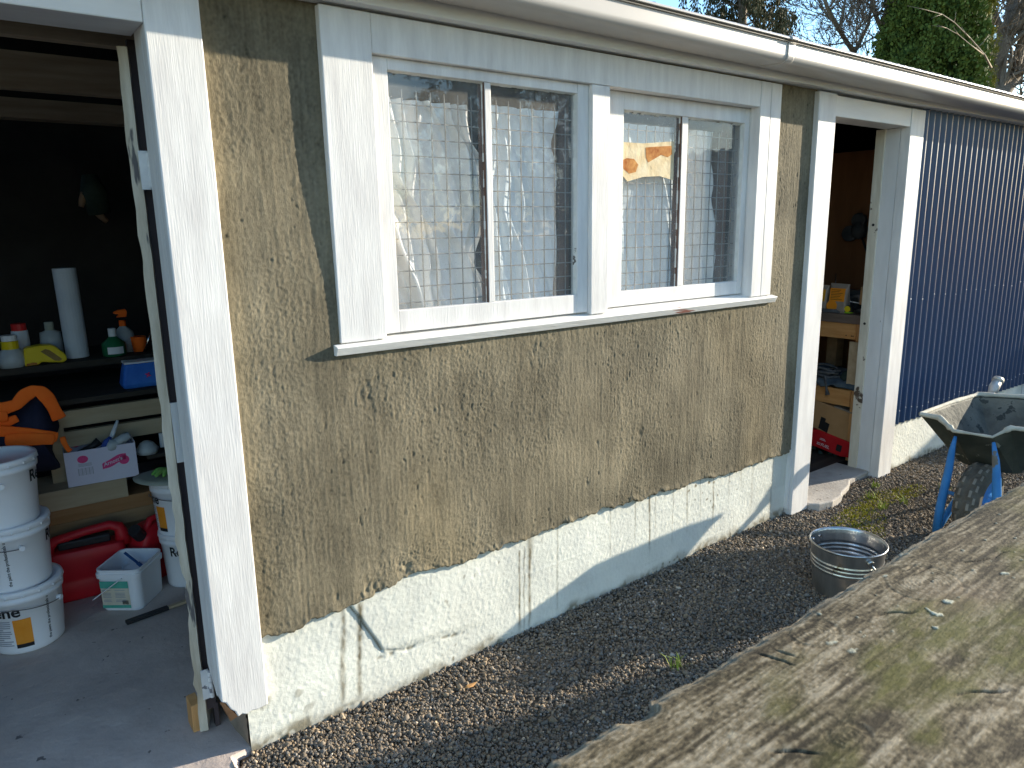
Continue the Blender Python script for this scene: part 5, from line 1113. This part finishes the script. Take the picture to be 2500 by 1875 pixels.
# ================================================================ FOREGROUND WEATHERED PLANK
def fore_plank():
    zt = -0.42; x0, x1 = 0.15, 2.65; dx = 0.0016
    nx = int((x1 - x0) / dx); x = np.linspace(x0, x1, nx)
    ye = np.interp(x, [0.15, 0.31, 0.347, 0.386, 0.402, 0.411, 0.421, 0.431, 0.440, 0.447, 0.46, 0.543, 0.639, 0.720, 0.773, 0.84, 0.888, 1.031, 1.19, 1.349, 1.75],
                   [-1.660, -1.657, -1.659, -1.658, -1.657, -1.664, -1.667, -1.666, -1.662, -1.654, -1.656, -1.656, -1.655, -1.653, -1.652, -1.650, -1.649, -1.643, -1.644, -1.644, -1.646])
    ye = ye + 0.0012 * n1(x, 30, 81) + 0.0008 * n1(x, 110, 82)
    w = np.arange(0, 0.345, dx); ny = len(w)
    U, Wd = np.meshgrid(x, w)                                   # Wd: distance in from the far edge
    # far side wraps down: extra rows
    knots = [(0.535, 0.135, 0.016), (0.30, 0.02, 0.02), (0.86, 0.055, 0.040), (1.05, 0.13, 0.022), (0.50, 0.21, 0.02), (1.25, 0.07, 0.03), (0.66, 0.03, 0.024)]
    v = Wd + 0.008 * n1(U * 1.0, 3.0, 83) + fnoise(ny, nx, 24, 160) * 0.0018
    rings = np.zeros_like(U)
    for kx, kw, r in knots:
        rr = np.hypot((U - kx) / 1.6, Wd - kw); infl = np.exp(-(rr / (r * 1.6)) ** 2); v = v + np.sign(Wd - kw + 1e-6) * infl * r * 0.9 * np.exp(-np.abs(Wd - kw) / 0.03)
        rk = np.hypot((U - kx) / 1.25, Wd - kw); rings += np.exp(-(rk / r) ** 4) * np.sin(rk * 1500) * 0.5 + 1.0 * np.exp(-((rk - r) / 0.0022) ** 2)
    g1 = n1(v, 75, 84); g2 = n1(v, 300, 85); g3 = n1(v, 620, 86); fib = fnoise(ny, nx, 0.8, 40); fib2 = fnoise(ny, nx, 0.7, 6); spk = fnoise(ny, nx, 0.6, 0.8)
    # circular-saw marks: arcs across the board
    sa = n1(np.hypot(U - 0.35, (Wd + 0.55)) + 0.0, 210, 87); sam = sstep(0.1, 1.3, fnoise(ny, nx, 20, 45)); ang = n1(np.hypot(U - 1.035, Wd + 0.29) + 0.0015 * fnoise(ny, nx, 4, 8), 135, 88)
    brushm = np.clip(sstep(0.1, 1.2, fnoise(ny, nx, 24, 40) + 0.4 * fnoise(ny, nx, 10, 22)) * 0.7 + 0.9 * np.exp(-((U - 0.72) / 0.22) ** 2 - ((Wd - 0.12) / 0.07) ** 2), 0, 1)
    tone = 0.43 + 0.05 * g1 + 0.05 * g2 + 0.04 * g3 + 0.15 * fib + 0.14 * fib2 + 0.15 * spk + 0.24 * np.clip(ang, 0, 1.3) * brushm * sstep(-0.9, 0.8, fib2 + 0.8 * fnoise(ny, nx, 3, 12)) + 0.08 * fnoise(ny, nx, 16, 30) + 0.08 * fnoise(ny, nx, 5, 8)
    tone -= 0.10 * np.clip(-ang, 0, 1) * brushm
    tone -= 0.22 * np.clip(rings, 0, 1)
    tone = np.clip(tone, 0, 1)[..., None]
    dark = np.array([0.050, 0.040, 0.026]); mid = np.array([0.185, 0.152, 0.102]); lite = np.array([0.40, 0.35, 0.275])
    c = np.where(tone < 0.45, dark + (mid - dark) * (tone / 0.45), mid + (lite - mid) * ((tone - 0.45) / 0.55))
    mo = fnoise(ny, nx, 26, 44) + 0.6 * fnoise(ny, nx, 8, 12); green = (sstep(-0.1, 1.7, mo) * (0.45 + 0.4 * sstep(-0.6, 1.0, fib + fnoise(ny, nx, 2, 4))))[..., None]
    c = c * (1 - green) + np.array([0.105, 0.105, 0.024]) * green
    rd = (sstep(1.0, 2.2, fnoise(ny, nx, 20, 40)) * 0.45)[..., None]; c = c * (1 - rd) + np.array([0.20, 0.150, 0.110]) * rd
    sp = sstep(2.3, 2.5, fnoise(ny, nx, 2.4, 2.6) + 0.25 * fnoise(ny, nx, 0.8, 0.8)) + sstep(2.9, 3.1, fnoise(ny, nx, 1.0, 1.0)); sp = np.clip(sp, 0, 1)[..., None] * sstep(-0.4, 0.6, fnoise(ny, nx, 40, 60))[..., None]
    c = c * (1 - sp) + np.array([0.55, 0.57, 0.50]) * sp
    rimw = np.exp(-(Wd / 0.006) ** 2)[..., None] * 0.55; c = c * (1 - rimw) + np.array([0.42, 0.37, 0.30]) * rimw
    # fine drying cracks
    c = c * np.array([0.86, 0.80, 0.67])
    crk = np.zeros_like(U)
    for cx, cw, L, a in ((0.58, 0.012, 0.045, 1.25), (0.60, 0.02, 0.03, 1.4), (0.74, 0.05, 0.06, 0.5), (0.95, 0.06, 0.09, 0.35), (1.02, 0.10, 0.05, 1.1), (0.86, 0.028, 0.05, -0.15), (0.88, 0.036, 0.04, 0.2), (0.47, 0.10, 0.05, 0.9), (1.10, 0.16, 0.08, 0.3), (0.66, 0.16, 0.07, 0.6)):
        px = U - cx; pw = Wd - cw; al = px * math.cos(a) + pw * math.sin(a); ac = -px * math.sin(a) + pw * math.cos(a) + 0.004 * n1(al, 40, int(cx * 999))
        crk = np.maximum(crk, np.exp(-(ac / 0.0011) ** 2) * sstep(0, 0.012, al) * sstep(L, L - 0.02, al))
    c = c * (1 - 0.8 * crk[..., None]) + np.array([0.03, 0.022, 0.016]) * 0.8 * crk[..., None]
    h = 0.00010 * g2 + 0.00008 * g3 + 0.00012 * fib + 0.00010 * fib2 + 0.00012 * np.maximum(ang, 0) * brushm + 0.0010 * fnoise(ny, nx, 30, 60) - 0.003 * crk - 0.0005 * rings + 0.0007 * green[..., 0] + 0.001 * sp[..., 0]
    h -= 0.006 * np.exp(-Wd / 0.0045) + 0.002 * np.exp(-Wd / 0.015)
    ys_ = -1.657 + 0.011 * sstep(0.4, 1.2, x); Yv = ys_[None] - Wd + (ye - ys_)[None] * np.exp(-Wd / 0.02); Zv = zt + h
    rows = 22; zz = np.linspace(-0.085, -0.0075, rows); Xs = np.repeat(x[None], rows, 0)
    Ys = ye[None] + 0.0035 * np.sin((zz[:, None] + 0.0075) * 40) * 0 + fnoise(rows, nx, 1, 8) * 0.0008 + 0.003 * (1 - np.exp(zz[:, None] / 0.006)); Zs = zt + zz[:, None] + 0 * Xs
    cs = np.repeat((c[2:3] * 0.9), rows, 0)
    V = np.concatenate([np.stack([Xs, Ys, Zs], -1), np.stack([U, Yv, Zv], -1)], 0); Cc = np.concatenate([cs, c], 0); nyt = ny + rows
    F = grid_faces(nyt, nx, True)
    o = arr_mesh("plank_top", V.reshape(-1, 3), F, M['wood'], None, col=Cc.reshape(-1, 3).clip(0.01, 0.9))
    return o
rail = empty("weathered_rail", "broad weathered grey timber rail with moss and lichen filling the foreground corner", "rail", (0, 0, 0))
pt = fore_plank(); pt.parent = rail
link("plank_core", MB().box(0.16, 2.645, -1.992, -1.685, -0.505, -0.435), M['wood'], rail)
link("plank_end", MB().box(2.6505, 3.2, -1.99, -1.65, -0.505, -0.424), M['fence'], rail)
for xx in (1.9, 3.0): link("post", MB().box(xx, xx + 0.1, -1.88, -1.78, -1.75, -0.506), M['fence'], rail)

# ================================================================ UNSEEN SHADOW CASTERS (fence and panel added to shade plinth, cladding and gravel)
pf = empty("shade_fence", "unseen grey paling fence added behind the camera to shade gravel and floor", "fence", (8.4, -2.28, -1.6))  # out of view; added so gravel and left floor fall in shade
for k in range(44):
    link("paling", MB().box(-0.012, 0.012, -0.118 - k * 0.122, -k * 0.122, 0, 2.60 + 0.02 * math.sin(k * 2.3)), M['fence'], pf)
link("fence_rail", MB().box(0.0125, 0.06, -5.36, 0, 0.6, 0.69), M['fence'], pf); link("fence_rail", MB().box(0.0125, 0.06, -5.36, 0, 2.1, 2.19), M['fence'], pf)
sf = empty("shade_panel", "unseen sloping timber panel added to shade the plinth and cladding at right", "panel", (10.7, -1.6, -1.6))  # out of view; outline shaped for the slanting shadow right of the doorway
link("boards", MB().prism([(-0.3, 0.0), (-0.3, 1.54), (0.0, 1.64), (0.7, 1.87), (1.7, 2.27), (2.6, 2.7), (2.6, 0.0)], 'y', -0.01, 0.01), M['fence'], sf)

# ================================================================ MOSS, GRASS
random.seed(9)
ms = MB()
def blade(mb, x, y, z, h, a, w=0.0022, lean=0.5):
    d = Vector((math.cos(a), math.sin(a), 0)); s = Vector((-d.y, d.x, 0)) * w; b = Vector((x, y, z)); m_ = b + d * (h * lean * 0.4) + Vector((0, 0, h * 0.7)); t = b + d * (h * lean) + Vector((0, 0, h))
    mb.add([b - s, b + s, m_ + s * 0.8, t, m_ - s * 0.8], [(0, 1, 2, 3, 4)])
for k in range(5200):
    cx, cy, r = random.choice(((3.52, -0.30, 0.16), (3.62, -0.22, 0.13), (3.78, -0.20, 0.13), (3.98, -0.18, 0.14), (3.40, -0.38, 0.13), (4.2, -0.22, 0.12)))
    a = random.uniform(0, 6.28); q = r * random.random() ** 0.7; x = cx + q * math.cos(a) * 1.5; y = cy + q * math.sin(a) * 0.6
    if x > 3.53 and y > -0.085: continue
    blade(ms, x, y, float(ground_z(x, y)) + 0.004, random.uniform(0.005, 0.013), random.uniform(0, 6.28), 0.002)
mo_ = link("moss", ms, M['moss']); mo_["kind"] = "stuff"
gg = "grass tufts in the gravel by the right doorway"
tufts = [("small bright grass tuft nearest the threshold step", 1800 + 860 / 2.553, 850 + 875 / 2.553), ("bright grass tuft left of the blue strut in the mossy gravel", 1800 + 835 / 2.553, 850 + 945 / 2.553), ("low spreading grass tuft in the middle of the moss", 1800 + 905 / 2.553, 850 + 1010 / 2.553), ("grass tuft at the foot of the blue barrow strut", 1800 + 1280 / 2.553, 850 + 885 / 2.553), ("thin grass tuft on the sunny gravel in front of the barrow", 1800 + 1030 / 2.553, 850 + 975 / 2.553), ("tiny yellow green tuft on the lit gravel near the weathered rail", 600 + 1665 / 1.58, 1100 + 845 / 1.58)]
for lb_, u, v in tufts:
    q = Zp(u, v, -1.545 if u < 2000 and v < 1500 else -1.55); q = Zp(u, v, float(ground_z(q.x, q.y))); mb = MB()
    for k in range(26): blade(mb, random.gauss(0, 0.012), random.gauss(0, 0.012), 0, random.uniform(0.02, 0.062), random.uniform(0, 6.28), 0.0019, random.uniform(0.3, 1.1))
    tag(link("grass_tuft", mb, M['grass'], loc=tuple(q)), lb_, "grass tuft", gg)
lf_ = MB(); lf_.add([(0, 0, 0.004), (0.012, 0.006, 0.009), (0.034, 0.002, 0.006), (0.05, -0.004, 0.012), (0.03, -0.010, 0.004), (0.010, -0.008, 0.006)], [(0, 1, 2, 3, 4, 5)])
tag(link("dry_leaf", lf_, M['pine'], loc=tuple(Zp(1135, 1683, -1.575))), "curled tan dry leaf on the shaded edge of the lit gravel", "leaf")

# ================================================================ TREES
def limb_tree(label, y, limbs, r0, seed, L0, spread=0.6, depth=4):
    """limbs: polylines through seen points at depth y; twigs grow off them"""
    rnd = random.Random(seed); b = Y(*limbs[0][0], y); base = Vector((b.x, y, -1.6)); t = empty("bare_tree", label, "tree", base, "bare winter trees behind the shed"); tk = MB(); tw = MB()
    def grow(p, d, L, r, lev):
        n = 5; pts = [p]; q = p.copy(); dd = d.copy()
        for k in range(n):
            dd = (dd + Vector((rnd.gauss(0, 0.13), rnd.gauss(0, 0.13), rnd.gauss(0.03, 0.08)))).normalized(); q = q + dd * (L / n); pts.append(q.copy())
        tw.tube(pts, [r * (1 - 0.5 * k / n) for k in range(n + 1)], 4 if lev < 2 else 3, caps=False)
        if lev >= depth: return
        for k in range(rnd.randint(3, 4)):
            i = rnd.randint(1, n) if k else n; o = Matrix.Rotation(rnd.uniform(0, 6.28), 3, dd) @ dd.orthogonal().normalized()
            grow(pts[i], (dd * rnd.uniform(0.6, 1.0) + o * spread * rnd.uniform(0.6, 1.3) + Vector((0, 0, 0.1))).normalized(), L * rnd.uniform(0.55, 0.8), max(r * rnd.uniform(0.45, 0.65), 0.012), lev + 1)
    for li, (pl, ra) in enumerate(zip(limbs, r0)):
        P = [Y(u, v, y + 0.25 * math.sin(k * 1.7 + li * 2)) - base for k, (u, v) in enumerate(pl)]
        if li == 0: P = [Vector((0, 0, 0)), Vector((0, 0, P[0].z * 0.6))] + P
        n = len(P); tk.tube(P, [ra * (1 - 0.5 * k / (n - 1)) for k in range(n)], 9)
        for k in range(1 if li else 2, n):
            for q in range(3):
                d = (P[k] - P[k - 1]).normalized(); o = Matrix.Rotation(rnd.uniform(0, 6.28), 3, d) @ d.orthogonal().normalized()
                grow(P[k - 1].lerp(P[k], rnd.random()), (d * 0.6 + o * rnd.uniform(0.5, 1.0) + Vector((0, 0, 0.15))).normalized(), L0 * rnd.uniform(0.6, 1.1), ra * 0.30, 0)
    link("trunk", tk, M['bark'], t, smooth=True); link("crown", tw, M['bark'], t, smooth=True)
limb_tree("fine twigged bare tree between the drooping conifer and the dense cypress", 12.5, [[(2120, 200), (2085, 130), (2050, 75), (2020, 20), (1995, -60)], [(2085, 130), (2120, 60), (2135, -30)], [(2050, 75), (2060, 20), (2075, -60)]], (0.11, 0.08, 0.06), 21, 1.9, 0.6, 4)
limb_tree("slim bare tree half hidden by the dense cypress", 13.5, [[(2175, 170), (2160, 90), (2135, 30), (2120, -60)], [(2160, 90), (2185, 30), (2190, -50)]], (0.13, 0.08), 33, 1.8, 0.6, 4)
limb_tree("thick limbed bare tree at the right edge behind the shed roof", 12.2, [[(2418, 230), (2422, 180), (2440, 120), (2468, 60), (2480, -40)], [(2425, 160), (2400, 120), (2388, 80), (2402, 20), (2395, -50)], [(2468, 60), (2500, 20), (2540, -30)]], (0.52, 0.20, 0.28), 47, 2.0, 0.65, 3)
limb_tree("forked bare tree with heavy leaning trunk at the far right corner", 11.8, [[(2440, 235), (2475, 185), (2520, 130), (2580, 60)], [(2475, 185), (2490, 120), (2505, 60), (2510, -20)]], (0.48, 0.22), 52, 2.0, 0.65, 3)
# pale bare branch hanging in front of the cypress
tb_ = empty("bare_branch", "pale bare branch arching in front of the dense cypress", "branch", (0, 0, 0))
bm2 = MB(); B0 = [Y(u, v, 6.5) for u, v in ((2420, 165), (2404, 135), (2370, 95), (2330, 55), (2300, 35), (2260, 24), (2215, 14))]
bm2.tube(B0, [0.030, 0.024, 0.018, 0.013, 0.010, 0.007, 0.004], 6)
bm2.tube([Y(u, v, 6.5) for u, v in ((2404, 135), (2370, 110), (2340, 85), (2310, 68), (2275, 62))], [0.018, 0.013, 0.010, 0.007, 0.003], 6)
for u, v, du, dv in ((2370, 95, -22, -30), (2330, 55, 4, -26), (2300, 35, -26, 10), (2340, 85, -12, -20), (2385, 118, 30, -34), (2310, 68, -22, -8)):
    bm2.tube([Y(u, v, 6.5), Y(u + du * .6, v + dv * .5, 6.45), Y(u + du, v + dv, 6.5)], [0.006, 0.005, 0.003], 5)
link("limb", bm2, M['twig'], tb_, smooth=True)

def cypress(label, base, h, r, seed, n=26000, m='cypress'):
    rs_ = np.random.RandomState(seed); t = empty("cypress", label, "tree", base)
    # plume clusters over the surface of a column, each of many small upward sprays
    nc = 520; hz = rs_.rand(nc) ** 0.9; an = rs_.rand(nc) * 2 * math.pi
    prof = r * np.clip(1.10 - 1.9 * np.clip(hz - 0.42, 0, 1) ** 1.5 - 1.2 * np.clip(0.3 - hz, 0, 1), 0.2, 1.2); prof *= np.where(hz > 0.8, np.sqrt(np.clip((1 - hz) / 0.2, 0, 1)) * 0.9 + 0.1, 1)
    rr = prof * (0.66 + 0.40 * rs_.rand(nc)); C = np.stack([rr * np.cos(an), rr * np.sin(an), hz * h], -1)
    per = n // nc; cs = r * (0.09 + 0.08 * rs_.rand(nc))
    P = C[:, None] + rs_.randn(nc, per, 3) * cs[:, None, None] * np.array([0.55, 0.55, 1.0]); P = P.reshape(-1, 3); N_ = len(P)
    d = rs_.randn(N_, 3) * 0.55; d[:, 2] += 1.0; out = P * np.array([1, 1, 0]); out /= np.linalg.norm(out, axis=1, keepdims=True) + 1e-6; d += out * 0.55; d /= np.linalg.norm(d, axis=1, keepdims=True)
    s = np.cross(d, rs_.randn(N_, 3)); s /= np.linalg.norm(s, axis=1, keepdims=True); L = (r * 0.058) * (0.6 + 0.8 * rs_.rand(N_))[:, None]; wv_ = L * 0.36
    V = np.stack([P - s * wv_ * 0.5, P + s * wv_ * 0.5, P + d * L * 0.6 + s * wv_, P + d * L, P + d * L * 0.6 - s * wv_], 1)
    F = np.arange(N_ * 5).reshape(-1, 5)
    arr_mesh("crown", V.reshape(-1, 3), F, M[m], t, smooth=False)
    mb = MB(); mb.tube([(0, 0, 0), (0, 0, h * 0.5), (0, 0, h * 0.9)], [r * 0.16, r * 0.12, 0.03], 8); link("trunk", mb, M['bark'], t, smooth=True)
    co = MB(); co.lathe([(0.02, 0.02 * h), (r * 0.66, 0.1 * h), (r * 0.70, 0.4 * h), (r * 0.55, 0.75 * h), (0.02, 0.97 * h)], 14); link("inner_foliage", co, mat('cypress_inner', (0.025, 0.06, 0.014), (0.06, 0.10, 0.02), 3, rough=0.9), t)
    return t
c0 = Y(2268, 90, 10.0)
cypress("dense dark green cypress rising behind the shed roof", (c0.x, 10.0, -1.6), 11.0, 1.62, 3, 150000)
c1_ = Y(2392, 20, 10.6)
cypress("narrow cypress against the dense one, sunlit yellow edge painted into its colour", (c1_.x, 10.6, -1.6), 12.0, 0.75, 5, 40000, 'cypresssunlit')

def droop(label, base, h, seed, n_br=74, R=2.6, grp=None):
    rnd = random.Random(seed); rs_ = np.random.RandomState(seed); t = empty("drooping_conifer", label, "tree", base)
    tk = MB(); tk.tube([(0, 0, 0), (0.04, 0, h * 0.4), (0, 0.03, h * 0.75), (0, 0, h)], [0.20, 0.15, 0.09, 0.02], 8); bb_ = MB(); pts_ = []
    for k in range(n_br):
        z = h * (0.22 + 0.76 * k / n_br); a = k * 2.4 + rnd.uniform(-.3, .3); L = R * (1.05 - 0.8 * (z / h)) * rnd.uniform(0.7, 1.1); d = Vector((math.cos(a), math.sin(a), 0))
        br = [Vector((0, 0, z)) + d * (L * s) + Vector((0, 0, 0.35 * L * s - 0.55 * L * s * s + 0.03 * rnd.gauss(0, 1))) for s in np.linspace(0, 1, 6)]
        bb_.tube(br, [0.03 * (1 - s * 0.85) * (1.2 - z / h) + 0.004 for s in np.linspace(0, 1, 6)], 5, caps=False)
        for q in range(17):
            s = rnd.uniform(0.25, 1.0); i = min(4, int(s * 5)); p = br[i].lerp(br[i + 1], s * 5 - i) + Vector((rnd.gauss(0, .08), rnd.gauss(0, .08), 0)); Lh = rnd.uniform(0.25, 0.65)
            pts_.append((p, Lh))
    Vs = []
    for p, Lh in pts_:
        m = 40; tt = rs_.rand(m) ; base_ = np.array(p)[None] + np.stack([rs_.randn(m) * 0.035 * (1 + tt), rs_.randn(m) * 0.035 * (1 + tt), -tt * Lh], -1)
        d = rs_.randn(m, 3) * 0.45; d[:, 2] -= 1; d /= np.linalg.norm(d, axis=1, keepdims=True); s = np.cross(d, rs_.randn(m, 3)); s /= np.linalg.norm(s, axis=1, keepdims=True)
        L = (0.05 + 0.08 * rs_.rand(m))[:, None]; w_ = L * 0.16; Vs.append(np.stack([base_ - s * w_ * .4, base_ + s * w_ * .4, base_ + d * L * .6 + s * w_, base_ + d * L, base_ + d * L * .6 - s * w_], 1))
    V = np.concatenate(Vs).reshape(-1, 3); arr_mesh("crown", V, np.arange(len(V)).reshape(-1, 5), M['needle'], t, smooth=False)
    link("trunk", tk, M['bark'], t, smooth=True); link("branches", bb_, M['bark'], t, smooth=True); return t
q = Y(1815, 20, 9.0)
droop("tall conifer with drooping grey green foliage behind the gutter joint", (q.x, 9.0, -1.6), 9.0, 4, 80, 3.0)
droop("second drooping conifer standing across the yard, mirrored in the window glass", (7.2, -7.6, -1.6), 8.5, 8, 60, 2.6)
